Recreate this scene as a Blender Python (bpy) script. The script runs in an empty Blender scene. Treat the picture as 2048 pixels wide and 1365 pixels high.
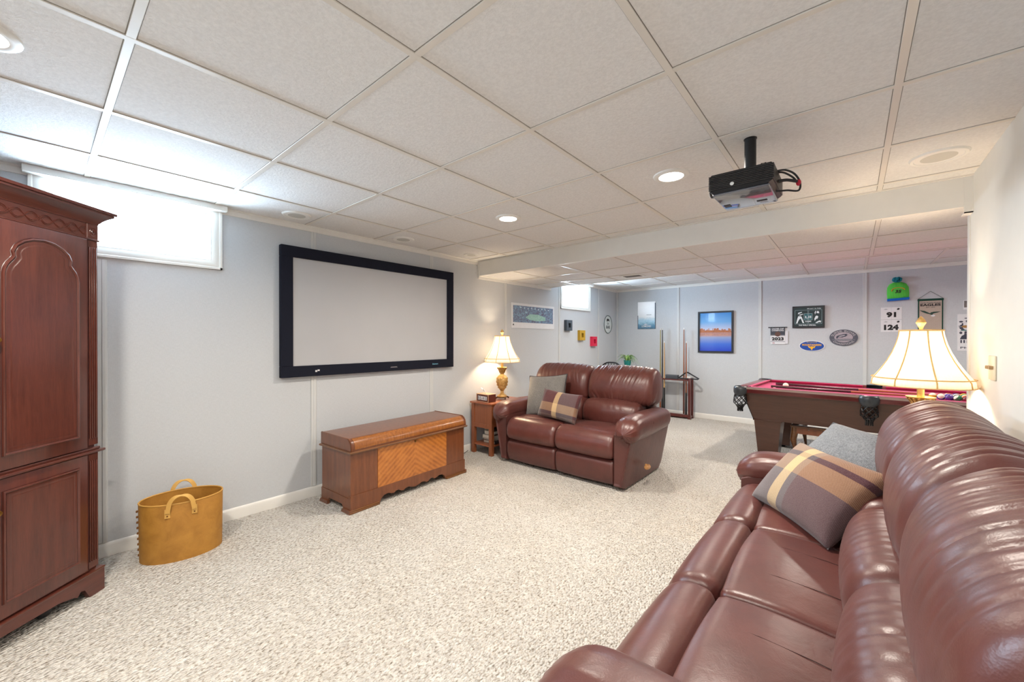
import bpy, bmesh, math, random
import numpy as np
from mathutils import Vector, Matrix
random.seed(7)
PI = math.pi
SC = bpy.context.scene
COL = SC.collection

# ---------------------------------------------------------------- camera
F = 805.06; YAW = -.7021; PITCH = -.0042; ROLL = .0008
def cam_axes():
    cy, sy, cp, sp = math.cos(YAW), math.sin(YAW), math.cos(PITCH), math.sin(PITCH)
    f = Vector((sy*cp, cy*cp, sp)); r = Vector((cy, -sy, 0)); u = r.cross(f)
    cr, sr = math.cos(ROLL), math.sin(ROLL)
    return cr*r + sr*u, -sr*r + cr*u, f
cd = bpy.data.cameras.new('camera'); cam = bpy.data.objects.new('camera', cd); COL.objects.link(cam)
r_, u_, f_ = cam_axes()
m = Matrix((( r_.x, u_.x, -f_.x, 3.4057), (r_.y, u_.y, -f_.y, -.1899), (r_.z, u_.z, -f_.z, 1.30), (0, 0, 0, 1)))
cam.matrix_world = m
cd.sensor_fit = 'HORIZONTAL'; cd.sensor_width = 36; cd.lens = 36*F/2048; cd.clip_start = .02
SC.camera = cam
# ---------------------------------------------------------------- world, exposure
w = bpy.data.worlds.new('world'); SC.world = w; w.use_nodes = True
w.node_tree.nodes['Background'].inputs[0].default_value = (.72, .86, 1, 1)
w.node_tree.nodes['Background'].inputs[1].default_value = 9.0
vs = SC.view_settings; vs.view_transform = 'Standard'; vs.look = 'None'; vs.gamma = 1; vs.use_curve_mapping = False
vs.exposure = 0.10
WARM = (1, .91, .80); DAY = (.60, .80, 1)
def area(name, loc, rot, size, size_y, power, color, shape='RECTANGLE'):
    l = bpy.data.lights.new(name, 'AREA'); l.shape = shape; l.size = size; l.size_y = size_y
    l.energy = power; l.color = color
    o = bpy.data.objects.new(name, l); o.location = loc; o.rotation_euler = rot; COL.objects.link(o); return o
# daylight outside the two basement windows (normal points into the room, +X)
area('daylight', (-.42, .22, 2.02), (0, -PI/2, 0), .5, .9, 135, DAY)
area('daylight', (-.42, 5.42, 1.99), (0, -PI/2, 0), .5, .9, 140, DAY)
P_DOWN = 25; P_LAMP = 29
DOWNLIGHTS = [(1.395, 2.14, 2.228), (2.62, 2.13, 2.228), (1.397, -.307, 2.228), (2.616, -.307, 2.228),
              (1.4, 5.25, 2.228), (3.1, 5.25, 2.228), (4.75, 5.25, 2.228)]  # pool-room lights are unseen, placed where the soffit hides them

# ---------------------------------------------------------------- mesh helpers
class MB:
    def __init__(s): s.v = []; s.f = []; s.m = []; s.mi = 0
    def add(s, vs_, fs):
        b = len(s.v); s.v += [tuple(map(float, p)) for p in vs_]
        s.f += [tuple(i+b for i in f) for f in fs]; s.m += [s.mi]*len(fs); return s
    def bm(s, b):
        b.verts.ensure_lookup_table(); b.verts.index_update()
        s.add([v.co[:] for v in b.verts], [[v.index for v in f.verts] for f in b.faces]); b.free(); return s
    def box(s, x0, x1, y0, y1, z0, z1, bev=0, seg=2):
        if bev <= 0:
            return s.add([(x, y, z) for x in (x0, x1) for y in (y0, y1) for z in (z0, z1)],
                         [(0, 1, 3, 2), (4, 6, 7, 5), (0, 4, 5, 1), (2, 3, 7, 6), (0, 2, 6, 4), (1, 5, 7, 3)])
        b = bmesh.new(); bmesh.ops.create_cube(b, size=1)
        for v in b.verts: v.co = ((x0+x1)/2+v.co.x*(x1-x0), (y0+y1)/2+v.co.y*(y1-y0), (z0+z1)/2+v.co.z*(z1-z0))
        bmesh.ops.bevel(b, geom=b.edges[:], offset=bev, segments=seg, profile=.5, affect='EDGES')
        return s.bm(b)
    def prism(s, poly, axis, a0, a1):
        # poly: 2D points in the two remaining axes (x,z for 'y'; y,z for 'x'; x,y for 'z')
        def P(p, a): return {'y': (p[0], a, p[1]), 'x': (a, p[0], p[1]), 'z': (p[0], p[1], a)}[axis]
        n = len(poly)
        return s.add([P(p, a0) for p in poly]+[P(p, a1) for p in poly],
                     [tuple(range(n)), tuple(range(2*n-1, n-1, -1))]+[(i, (i+1) % n, (i+1) % n+n, i+n) for i in range(n)])
    def lathe(s, prof, n=24, c=(0, 0, 0), axis='z', a=1, b=1):
        vs_ = []; fs = []; k = len(prof)
        for i in range(n):
            t = 2*PI*i/n
            for r, h in prof:
                p = (r*math.cos(t)*a, r*math.sin(t)*b, h)
                if axis == 'y': p = (p[0], p[2], p[1])
                if axis == 'x': p = (p[2], p[0], p[1])
                vs_.append((p[0]+c[0], p[1]+c[1], p[2]+c[2]))
        for i in range(n):
            for j in range(k-1):
                fs.append((i*k+j, (i+1) % n*k+j, (i+1) % n*k+j+1, i*k+j+1))
        if prof[0][0] > 1e-6: fs.append(tuple(i*k for i in range(n)))
        if prof[-1][0] > 1e-6: fs.append(tuple(i*k+k-1 for i in range(n-1, -1, -1)))
        return s.add(vs_, fs)
    def tube(s, pts, r, n=8, closed=False):
        pts = [Vector(p) for p in pts]; N = len(pts)
        rad = r if hasattr(r, '__len__') else [r]*N
        up = None; vs_ = []; fs = []
        for i in range(N):
            if closed: t = pts[(i+1) % N]-pts[i-1]
            else: t = pts[min(i+1, N-1)]-pts[max(i-1, 0)]
            t.normalize()
            if up is None:
                up = Vector((0, 0, 1)) if abs(t.z) < .9 else Vector((1, 0, 0))
            a = up-t*up.dot(t); a.normalize(); up = a; b = t.cross(a)
            for k in range(n):
                q = 2*PI*k/n; vs_.append(tuple(pts[i]+(a*math.cos(q)+b*math.sin(q))*rad[i]))
        for i in range(N if closed else N-1):
            for k in range(n):
                j = (i+1) % N
                fs.append((i*n+k, i*n+(k+1) % n, j*n+(k+1) % n, j*n+k))
        if not closed: fs += [tuple(range(n-1, -1, -1)), tuple((N-1)*n+k for k in range(n))]
        return s.add(vs_, fs)
    def sphere(s, c, r, n=16, m_=10, sc=(1, 1, 1)):
        prof = [(max(r*math.sin(PI*i/m_), 0), -r*math.cos(PI*i/m_)) for i in range(m_+1)]
        prof[0] = (1e-5, -r); prof[-1] = (1e-5, r)
        b = len(s.v); s.lathe(prof, n)
        for i in range(b, len(s.v)):
            p = s.v[i]; s.v[i] = (p[0]*sc[0]+c[0], p[1]*sc[1]+c[1], p[2]*sc[2]+c[2])
        return s
    def xf(s, fn, start=0):
        for i in range(start, len(s.v)): s.v[i] = tuple(fn(s.v[i]))
        return s

def build(name, mb, mats, parent=None, smooth=35, weld=False):
    me = bpy.data.meshes.new(name); me.from_pydata(mb.v, [], mb.f)
    if not isinstance(mats, (list, tuple)): mats = [mats]
    for mt in mats: me.materials.append(mt)
    me.polygons.foreach_set('material_index', mb.m)
    b = bmesh.new(); b.from_mesh(me)
    if weld: bmesh.ops.remove_doubles(b, verts=b.verts, dist=1e-5)
    bmesh.ops.recalc_face_normals(b, faces=b.faces); b.to_mesh(me); b.free()
    if smooth:
        me.polygons.foreach_set('use_smooth', [True]*len(me.polygons))
        me.set_sharp_from_angle(angle=math.radians(smooth))
    o = bpy.data.objects.new(name, me); COL.objects.link(o)
    if parent is not None: o.parent = parent
    return o
def part(name, mb, mats, parent, label=None, smooth=35):
    o = build(name, mb, mats, parent, smooth)
    if label: o['label'] = label
    return o
def thing(name, label, cat, loc=(0, 0, 0), rz=0, group=None, rot=None):
    o = bpy.data.objects.new(name, None); COL.objects.link(o); o.empty_display_size = .05
    o.location = loc; o.rotation_euler = rot if rot is not None else (0, 0, rz)
    o['label'] = label; o['category'] = cat
    if group: o['group'] = group
    return o
def tag(o, label, cat, group=None, loc=None, rz=None):
    o['label'] = label; o['category'] = cat
    if group: o['group'] = group
    if loc is not None: o.location = loc
    if rz is not None: o.rotation_euler = (0, 0, rz)
    return o
def struct(name, mb, mats, parent=None, smooth=30):
    o = build(name, mb, mats, parent, smooth); o['kind'] = 'structure'; return o
def basis(o, ex, ez, loc):
    ex = Vector(ex).normalized(); ez = Vector(ez); ez = (ez-ex*ez.dot(ex)).normalized(); ey = ez.cross(ex)
    mt = Matrix((ex, ey, ez)).transposed(); o.rotation_euler = mt.to_euler(); o.location = loc
def bx(*a, **k): return MB().box(*a, **k)

def smooth_closed(pts, M):
    P = np.array(pts, float); n = len(P); out = []
    per = 12
    for i in range(n):
        p0, p1, p2, p3 = P[i-1], P[i], P[(i+1) % n], P[(i+2) % n]
        for k in range(per):
            t = k/per
            out.append(.5*((2*p1)+(-p0+p2)*t+(2*p0-5*p1+4*p2-p3)*t*t+(-p0+3*p1-3*p2+p3)*t**3))
    out = np.array(out); d = np.r_[0, np.cumsum(np.linalg.norm(np.roll(out, -1, 0)-out, axis=1))]
    q = np.linspace(0, d[-1], M, endpoint=False); o2 = np.vstack([out, out[:1]])
    return np.c_[np.interp(q, d, o2[:, 0]), np.interp(q, d, o2[:, 1])]
def loft(prof, x0, x1, rx=.05, rn=.05, nW=40, M=64, disp=None, bend=None):
    """closed (y,z) profile swept along x with rounded ends; disp(u,x,y,z) pushes along the outward normal"""
    P = smooth_closed(prof, M)
    T = np.roll(P, -1, 0)-np.roll(P, 1, 0); T /= np.linalg.norm(T, axis=1)[:, None]
    Nn = np.c_[T[:, 1], -T[:, 0]]
    ar = .5*np.sum(P[:, 0]*np.roll(P[:, 1], -1)-np.roll(P[:, 0], -1)*P[:, 1])
    if ar < 0: Nn = -Nn
    ends = [rx*(1-math.cos(a)) for a in np.linspace(0, PI/2, 8)]
    xs = [x0+e for e in ends]+list(np.linspace(x0+rx, x1-rx, nW)[1:-1])+[x1-e for e in ends[::-1]]
    cen = P.mean(0); V = []; Fc = []
    for x in xs:
        e = min(x-x0, x1-x); s_ = 0
        if e < rx: s_ = rn*(1-math.sqrt(max(0, 1-((rx-e)/rx)**2)))
        Q = P-Nn*s_
        if disp is not None:
            u = (x-(x0+x1)/2)/((x1-x0)/2)
            Q = Q+Nn*np.array([disp(u, x, p[0], p[1]) for p in Q])[:, None]*(1-s_/max(rn, 1e-6))
        V += [(x, q[0], q[1]) for q in Q]
    C_ = len(xs)
    for i in range(C_-1):
        for j in range(M):
            k = (j+1) % M; Fc.append((i*M+j, i*M+k, (i+1)*M+k, (i+1)*M+j))
    for ci, i in ((x0, 0), (x1, C_-1)):
        mid = np.mean([V[i*M+j][1:] for j in range(M)], axis=0)
        ring = []
        for fr in (.5,):
            b = len(V); V += [(ci+(0.004 if ci == x1 else -.004), V[i*M+j][1]*fr+mid[0]*(1-fr), V[i*M+j][2]*fr+mid[1]*(1-fr)) for j in range(M)]
            for j in range(M):
                k = (j+1) % M; Fc.append((i*M+j, i*M+k, b+k, b+j))
        c = len(V); V.append((ci+(0.006 if ci == x1 else -.006), mid[0], mid[1]))
        for j in range(M): Fc.append((b+j, b+(j+1) % M, c))
    if bend: V = [bend(v) for v in V]
    return MB().add(V, Fc)

# ---------------------------------------------------------------- materials
def lin(c): return tuple(((x/255)/12.92 if x/255 <= .04045 else ((x/255+.055)/1.055)**2.4) for x in c)+(1,)
def nodes(name):
    mt = bpy.data.materials.new(name); mt.use_nodes = True; nt = mt.node_tree
    return mt, nt, nt.nodes['Principled BSDF'], nt.nodes, nt.links
def tc(nt, scale=(1, 1, 1), space='Object'):
    t = nt.nodes.new('ShaderNodeTexCoord'); mp = nt.nodes.new('ShaderNodeMapping'); mp.inputs['Scale'].default_value = scale
    nt.links.new(t.outputs[space], mp.inputs[0]); return mp.outputs[0]
def ramp(nt, src, stops, interp='LINEAR'):
    r = nt.nodes.new('ShaderNodeValToRGB'); r.color_ramp.interpolation = interp
    els = r.color_ramp.elements
    while len(els) < len(stops): els.new(.5)
    for e, (p, c) in zip(els, stops): e.position = p; e.color = c
    nt.links.new(src, r.inputs[0]); return r.outputs[0]
def noise(nt, co, scale, detail=4, rough=.55, dist=0):
    n = nt.nodes.new('ShaderNodeTexNoise'); n.inputs['Scale'].default_value = scale; n.inputs['Detail'].default_value = detail
    n.inputs['Roughness'].default_value = rough; n.inputs['Distortion'].default_value = dist
    nt.links.new(co, n.inputs['Vector']); return n.outputs['Fac']
def bump(nt, h, bs, strength=.2, dist=.01, chain=None):
    b = nt.nodes.new('ShaderNodeBump'); b.inputs['Strength'].default_value = strength; b.inputs['Distance'].default_value = dist
    nt.links.new(h, b.inputs['Height'])
    if chain: nt.links.new(chain, b.inputs['Normal'])
    if bs is not None: nt.links.new(b.outputs[0], bs.inputs['Normal'])
    return b.outputs[0]
def mixc(nt, fac, a, b, mode='MIX'):
    m_ = nt.nodes.new('ShaderNodeMix'); m_.data_type = 'RGBA'; m_.blend_type = mode
    for i, s_ in ((0, fac), (6, a), (7, b)):
        if isinstance(s_, (int, float)): m_.inputs[i].default_value = s_
        elif isinstance(s_, tuple): m_.inputs[i].default_value = s_
        else: nt.links.new(s_, m_.inputs[i])
    return m_.outputs[2]
def plain(name, rgb, rough=.5, metal=0, var=0, vscale=20, bumps=0, bscale=200, spec=.5, coat=0):
    mt, nt, bs, N, L = nodes(name); c = lin(rgb)
    bs.inputs['Roughness'].default_value = rough; bs.inputs['Metallic'].default_value = metal
    bs.inputs['Specular IOR Level'].default_value = spec; bs.inputs['Coat Weight'].default_value = coat
    co = tc(nt)
    n = noise(nt, co, vscale)
    k = max(var, .02)
    L.new(ramp(nt, n, [(.3, tuple(x*(1-k) for x in c[:3])+(1,)), (.7, tuple(min(1, x*(1+k)) for x in c[:3])+(1,))]), bs.inputs['Base Color'])
    if bumps: bump(nt, noise(nt, co, bscale, 2), bs, bumps, .002)
    return mt
def wood(name, dark, light, axis='x', scale=1, rough=.32, coat=.3, fig=0):
    mt, nt, bs, N, L = nodes(name)
    s_ = {'x': (1.2, 14, 14), 'y': (14, 1.2, 14), 'z': (14, 14, 1.2)}[axis]
    co = tc(nt, tuple(k*scale for k in s_))
    n = noise(nt, co, 3.0, 8, .62, .6); n2 = noise(nt, tc(nt, tuple(k*scale*4 for k in s_)), 6, 4)
    c = ramp(nt, n, [(.28, lin(dark)), (.72, lin(light))])
    c = mixc(nt, .25, c, ramp(nt, n2, [(.35, lin(dark)), (.65, lin(light))]))
    L.new(c, bs.inputs['Base Color'])
    bs.inputs['Roughness'].default_value = rough; bs.inputs['Coat Weight'].default_value = coat; bs.inputs['Coat Roughness'].default_value = .15
    bump(nt, n2, bs, .04, .001)
    return mt
def leather(name, rgb, rough=.38):
    mt, nt, bs, N, L = nodes(name); co = tc(nt); c = lin(rgb)
    n = noise(nt, co, 7, 5, .6); 
    L.new(ramp(nt, n, [(.3, tuple(x*.80 for x in c[:3])+(1,)), (.7, tuple(x*1.15 for x in c[:3])+(1,))]), bs.inputs['Base Color'])
    v = N.new('ShaderNodeTexVoronoi'); v.inputs['Scale'].default_value = 260; L.new(co, v.inputs['Vector'])
    h1 = bump(nt, v.outputs['Distance'], None, .12, .001)
    bump(nt, noise(nt, co, 16, 4, .5, .4), bs, .13, .012, h1)
    bs.inputs['Roughness'].default_value = rough; bs.inputs['Specular IOR Level'].default_value = .65
    bs.inputs['Sheen Weight'].default_value = .05
    return mt
def fabric(name, c1, c2, scale=500):
    mt, nt, bs, N, L = nodes(name); co = tc(nt, (1, 1, 1))
    n = noise(nt, tc(nt, (.25, 1, 1)), scale, 2); n2 = noise(nt, tc(nt, (1, 1, .25)), scale, 2); n3 = noise(nt, co, 14, 4)
    a = mixc(nt, .5, n, n2); c = ramp(nt, a, [(.42, lin(c1)), (.58, lin(c2))])
    c = mixc(nt, .2, c, ramp(nt, n3, [(.35, lin(c1)), (.65, lin(c2))]))
    L.new(c, bs.inputs['Base Color']); bump(nt, a, bs, .35, .002)
    bs.inputs['Roughness'].default_value = .95; bs.inputs['Specular IOR Level'].default_value = .1; bs.inputs['Sheen Weight'].default_value = .2
    return mt
def emis(name, rgb, s_):
    mt, nt, bs, N, L = nodes(name); bs.inputs['Base Color'].default_value = (.8, .8, .8, 1)
    bs.inputs['Emission Color'].default_value = tuple(rgb)+(1,); bs.inputs['Emission Strength'].default_value = s_
    return mt

def carpet_mat():
    mt, nt, bs, N, L = nodes('carpet')
    co = tc(nt)
    v = N.new('ShaderNodeTexVoronoi'); v.inputs['Scale'].default_value = 88; v.inputs['Randomness'].default_value = .8
    L.new(tc(nt, (1, .72, 1)), v.inputs['Vector'])
    speck = noise(nt, tc(nt, (1, .6, 1)), 105, 3, .6, .4); big = noise(nt, co, 2.6, 4); mid = noise(nt, co, 30, 4, .6)
    loop = ramp(nt, v.outputs['Distance'], [(0, (1, 1, 1, 1)), (.8, (0, 0, 0, 1))])
    c = ramp(nt, speck, [(.30, lin((104, 94, 82))), (.40, lin((170, 161, 149))), (.49, lin((212, 208, 201))), (.8, lin((219, 216, 211)))])
    c = mixc(nt, .10, c, ramp(nt, mid, [(.38, lin((150, 140, 126))), (.6, lin((219, 216, 210)))]))
    c = mixc(nt, .15, c, ramp(nt, big, [(.35, lin((184, 174, 158))), (.65, lin((218, 215, 209)))]))
    L.new(c, bs.inputs['Base Color']); b1 = bump(nt, mid, None, .5, .012); bump(nt, loop, bs, .9, .014, b1)
    bs.inputs['Roughness'].default_value = 1; bs.inputs['Specular IOR Level'].default_value = .05
    return mt
def tile_mat():
    mt, nt, bs, N, L = nodes('ceiling_tile'); co = tc(nt)
    n = noise(nt, co, 85, 4, .6, .3); n2 = noise(nt, co, 300, 2)
    L.new(ramp(nt, n, [(.35, lin((220, 220, 219))), (.65, lin((230, 230, 229)))]), bs.inputs['Base Color'])
    h1 = bump(nt, n2, None, .3, .002); bump(nt, n, bs, .35, .006, h1); bs.inputs['Roughness'].default_value = .95
    bs.inputs['Specular IOR Level'].default_value = .1
    return mt
def wall_mat(name, a, b):
    mt, nt, bs, N, L = nodes(name)
    n = noise(nt, tc(nt, (1, 1, 12)), 40, 3); n2 = noise(nt, tc(nt, (6, 6, 1)), 60, 3); k = mixc(nt, .5, n, n2)
    L.new(ramp(nt, k, [(.4, lin(a)), (.6, lin(b))]), bs.inputs['Base Color']); bump(nt, k, bs, .12, .002)
    bs.inputs['Roughness'].default_value = .8; bs.inputs['Specular IOR Level'].default_value = .2
    return mt

M_CARPET = carpet_mat(); M_TILE = tile_mat()
M_WALL = wall_mat('vinyl_wall_panel', (192, 196, 200), (200, 204, 208))
M_WALLW = plain('cream_paint', (228, 227, 221), .75, var=.02, vscale=6, spec=.2)
M_TRIM = plain('white_trim', (228, 227, 222), .4, var=.015, vscale=8)
M_BATTEN = plain('batten_vinyl', (204, 206, 206), .55, var=.015, vscale=8)
M_GRID = plain('ceiling_grid_metal', (220, 216, 208), .35, var=.015, vscale=6)
M_WHITE = plain('white_plastic', (232, 232, 228), .4)
M_LEATHER = leather('burgundy_leather', (92, 46, 40), .36)
M_LEATHER_D = leather('burgundy_leather_body', (86, 43, 38), .42)
M_THREAD = plain('dark_seam', (48, 22, 20), .7)
M_CHERRY = wood('cherry_wood', (66, 30, 24), (100, 50, 38), 'z', .8, .28, .4)
M_CHERRY_H = wood('cherry_wood_horizontal', (66, 30, 24), (100, 50, 38), 'x', .8, .28, .4)
M_CHERRY_D = plain('cherry_groove', (52, 20, 18), .4)
M_WALNUT = wood('walnut_veneer', (90, 48, 26), (128, 74, 42), 'z', .9, .3, .4)
M_WALNUT_L = wood('lid_veneer', (112, 62, 28), (164, 102, 46), 'z', 1.4, .25, .5)
M_OAKY = wood('end_table_wood', (122, 66, 38), (150, 86, 50), 'z', .8, .35, .3)
M_OAKY_T = wood('end_table_top_wood', (140, 72, 42), (166, 92, 54), 'y', .8, .3, .4)
M_POOLWOOD = wood('pool_table_laminate', (72, 44, 34), (92, 58, 44), 'x', .7, .3, .3)
M_POOLRED = wood('pool_rail_laminate', (84, 28, 30), (112, 40, 40), 'x', .8, .28, .4)
M_RACKWOOD = wood('rack_wood', (70, 26, 26), (104, 44, 38), 'z', 1, .3, .3)
M_BENCH = wood('coffee_table_wood', (84, 52, 28), (132, 84, 44), 'x', 1, .3, .4)
M_BLACK = plain('black_plastic', (24, 24, 27), .4)
M_BLACKF = plain('black_frame_velvet', (22, 25, 38), .8, spec=.2)
M_SCREEN = plain('projection_screen', (180, 181, 184), .7, spec=.25, vscale=3)
M_BLACKLEA = leather('black_leather', (48, 54, 60), .35)
M_CLOTH = fabric('pool_cloth', (162, 44, 84), (182, 58, 102), 900)
M_METAL = plain('brushed_metal', (180, 180, 182), .3, metal=1)
M_GOLDTRIM = plain('gold_braid', (206, 172, 112), .6, var=.1, vscale=80)
M_GREYF = fabric('grey_linen', (104, 102, 100), (140, 137, 133), 420)
M_GREYF2 = fabric('grey_chenille', (104, 108, 114), (142, 146, 151), 380)
M_PIPING = plain('charcoal_piping', (62, 60, 62), .9)
M_PAPER = plain('white_paper', (222, 223, 226), .7)
M_INK = plain('black_ink', (28, 28, 32), .7)
M_DKNAVY = plain('navy_print', (58, 62, 78), .7)

# ---------------------------------------------------------------- room shell
XR = 3.92; CE = 2.228; SOF = 2.065; YB = -1.12; YF = 6.91; XP = 6.1; BY0 = 3.21; BY1 = 4.72
struct('floor', bx(-.3, XP+.2, YB-.2, YF+.2, -.1, 0), M_CARPET)
# left wall with two window openings
W1 = (-.16, .60, 1.845, 2.20); W2 = (5.03, 5.82, 1.83, 2.20)
lw = MB()
def wl(y0, y1, z0, z1): lw.box(-.16, 0, y0, y1, z0, z1)
wl(YB-.1, W1[0], 0, 2.5); wl(W1[0], W1[1], 0, W1[2]); wl(W1[0], W1[1], W1[3], 2.5)
wl(W1[1], W2[0], 0, 2.5); wl(W2[0], W2[1], 0, W2[2]); wl(W2[0], W2[1], W2[3], 2.5); wl(W2[1], YF+.1, 0, 2.5)
struct('wall_left', lw, M_WALL)
struct('wall_far', bx(-.16, XP+.1, YF, YF+.15, 0, 2.5), M_WALL)
struct('wall_right', bx(XR, XR+.11, YB-.1, BY0+.09, 0, 2.5), M_WALLW)
struct('wall_back', bx(-.16, XR+.1, YB-.15, YB, 0, 2.5), M_WALL)
struct('wall_pool_right', bx(XP, XP+.15, BY0, YF+.1, 0, 2.5), M_WALL)
struct('wall_pool_front', bx(XR+.11, XP+.1, BY0-.06, BY0+.09, 0, 2.5), M_WALLW)
ce = MB().box(-.1, XR+.05, YB-.1, BY0+.02, CE, CE+.12)
ce.box(-.1, XP+.1, BY1-.02, YF+.1, CE, CE+.12)
ce.box(-.1, XP+.1, BY0+.02, BY1-.02, SOF, CE+.12)
struct('ceiling', ce, M_TILE)
# ceiling grid bars
GX = [-.127+.6096*i for i in range(0, 12)]; GY = [.6134*j for j in range(-1, 12)]
M_BAR_SHADE = plain('bar_edge_shade', (132, 126, 118), .8)  # dark strips along the bar edges, painting in their thin shadow lines
def bars(y0, y1, z, x0, x1, ys):
    b = MB()
    for gx in GX:
        if x0 < gx < x1:
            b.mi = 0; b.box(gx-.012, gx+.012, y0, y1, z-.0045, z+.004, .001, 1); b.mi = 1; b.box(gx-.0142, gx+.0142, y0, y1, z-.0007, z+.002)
    for gy in ys:
        if y0 < gy < y1:
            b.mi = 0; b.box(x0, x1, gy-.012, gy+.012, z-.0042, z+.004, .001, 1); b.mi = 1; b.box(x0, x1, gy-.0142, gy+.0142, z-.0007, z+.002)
    b.mi = 0
    return b
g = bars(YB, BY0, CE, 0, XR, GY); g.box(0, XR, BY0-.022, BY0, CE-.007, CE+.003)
struct('trim_1', g, [M_GRID, M_BAR_SHADE])
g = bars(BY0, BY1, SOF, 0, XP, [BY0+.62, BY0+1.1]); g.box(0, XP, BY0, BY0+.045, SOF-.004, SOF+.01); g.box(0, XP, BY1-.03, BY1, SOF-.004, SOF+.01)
struct('trim_2', g, [M_GRID, M_BAR_SHADE])
struct('trim_3', bars(BY1, YF, CE, 0, XP, [5.21, 5.83, 6.44]), [M_GRID, M_BAR_SHADE])
# beam face
struct('trim_4', bx(0, XR, BY0-.006, BY0+.02, SOF-.012, CE-.004), M_TRIM)
# wall angle under the ceiling
def lang(y0, y1, zc): return MB().prism([(0, zc), (.022, zc), (.022, zc-.006), (.009, zc-.014), (.008, zc-.044), (0, zc-.046)], 'y', y0, y1)
struct('trim_5', lang(YB, W1[0]-.06, CE), M_TRIM)
struct('trim_6', lang(W1[1]+.055, BY0-.006, CE), M_TRIM)
struct('trim_7', lang(BY0, BY1, SOF), M_TRIM)
struct('trim_8', lang(BY1, YF, CE), M_TRIM)
struct('trim_9', MB().prism([(YF, CE), (YF-.022, CE), (YF-.022, CE-.006), (YF-.009, CE-.014), (YF-.008, CE-.04), (YF, CE-.042)], 'x', 0, XP), M_TRIM)
# L trim at right beam corner and at left beam corner, jamb
struct('trim_10', MB().box(XR-.035, XR, BY0-.012, BY0-.004, SOF-.05, CE-.006).box(XR-.035, XR, BY0-.012, BY0+.07, SOF-.05, SOF-.044), M_TRIM)
struct('trim_11', MB().box(0, .03, BY0-.012, BY0-.004, SOF-.03, CE-.02), M_TRIM)
struct('trim_12', MB().box(XR-.006, XR+.012, BY0+.05, BY0+.104, 0, SOF, .003, 2).box(XR+.0, XR+.115, BY0+.09, BY0+.104, 0, SOF), M_TRIM)
# battens on the panelled walls
ti = 13
for y in (.065, 1.295, 2.515, 3.71, 4.95, 6.18):
    top = (W1[2]-.07 if y < .2 else (SOF-.04 if 3.3 < y < 4.7 else CE-.045))
    struct('trim_%d' % ti, MB().box(0, .006, y-.025, y+.02, .085, top, .002, 1).box(0, .009, y-.004, y+.014, .085, top, .002, 1), M_BATTEN); ti += 1
for x in (1.131, 2.338, 3.536, 4.75):
    struct('trim_%d' % ti, MB().box(x-.027, x+.006, YF-.006, YF, .085, CE-.04, .002, 1).box(x-.002, x+.016, YF-.009, YF, .085, CE-.04, .002, 1), M_BATTEN); ti += 1
struct('trim_%d' % ti, MB().box(0, .03, YF-.03, YF, .085, CE-.04, .006, 2), M_BATTEN); ti += 1
def base_prof(): return [(0, 0), (.012, 0), (.012, .062), (.009, .072), (.006, .078), (0, .082)]
struct('baseboard_left', MB().prism(base_prof(), 'y', YB, YF), M_TRIM)
struct('baseboard_far', MB().prism([(YF-a, b) for a, b in base_prof()], 'x', 0, XP), M_TRIM)
struct('baseboard_right', MB().prism([(XR-a, b) for a, b in base_prof()], 'y', YB, BY0+.04), M_TRIM)
struct('baseboard_back', MB().prism([(YB+a, b) for a, b in base_prof()], 'x', 0, XR), M_TRIM)

def glass_mat():
    mt = bpy.data.materials.new('window_glass'); mt.use_nodes = True; nt = mt.node_tree; nt.nodes.clear()
    o = nt.nodes.new('ShaderNodeOutputMaterial'); a = nt.nodes.new('ShaderNodeBsdfTransparent'); b = nt.nodes.new('ShaderNodeBsdfGlossy')
    b.inputs['Roughness'].default_value = .02; mx = nt.nodes.new('ShaderNodeMixShader'); mx.inputs[0].default_value = .06
    nt.links.new(a.outputs[0], mx.inputs[1]); nt.links.new(b.outputs[0], mx.inputs[2]); nt.links.new(mx.outputs[0], o.inputs[0]); return mt
M_GLASS = glass_mat()
def window(n, y0, y1, z0, z1, top_casing=True):
    o = bpy.data.objects.new('window_%d' % n, None); COL.objects.link(o); o['kind'] = 'structure'
    c = MB(); W = .058
    def cas(poly, axis, a, b): c.prism(poly, axis, a, b)
    pr = [(0, 0), (.018, 0), (.018, .012), (.012, .018), (.014, .030), (.009, .046), (.004, W), (0, W)]
    cas([(x, z0-W+t) for x, t in pr], 'y', y0-W, y1+W)                       # bottom
    c.prism([(x, y1+W-t) for x, t in pr], 'z', z0-W, CE-.03) if False else None
    for (yy, sgn) in ((y1+W, -1), (y0-W, 1)):
        b = MB().prism([(x, yy+sgn*t) for x, t in pr], 'z', z0-W, z1+.02)
        c.add(b.v, b.f)
    c.box(0, .07, y0-W-.02, y1+W+.02, z1-.01, CE, .003, 1)                   # header boxed against the ceiling
    part('casing', c, M_TRIM, o)
    rv = MB(); t = .006
    rv.box(-.16, .002, y0-.001, y0+t, z0, z1); rv.box(-.16, .002, y1-t, y1+.001, z0, z1); rv.box(-.16, .002, y0+t, y1-t, z0-.001, z0+t); rv.box(-.16, .002, y0+t, y1-t, z1-t, z1+.001)
    part('reveal', rv, M_WHITE, o)
    s_ = MB(); q = .03
    s_.box(-.15, -.12, y0+t, y0+t+q, z0+t, z1-t); s_.box(-.15, -.12, y1-t-q, y1-t, z0+t, z1-t)
    s_.box(-.15, -.12, y0+t+q, y1-t-q, z0+t, z0+t+q); s_.box(-.15, -.12, y0+t+q, y1-t-q, z1-t-q, z1-t)
    part('sash', s_, M_WHITE, o)
    part('pane', bx(-.137, -.133, y0+t+q, y1-t-q, z0+t+q, z1-t-q), M_GLASS, o)
    return o
window(1, *W1); window(2, *W2)

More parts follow.
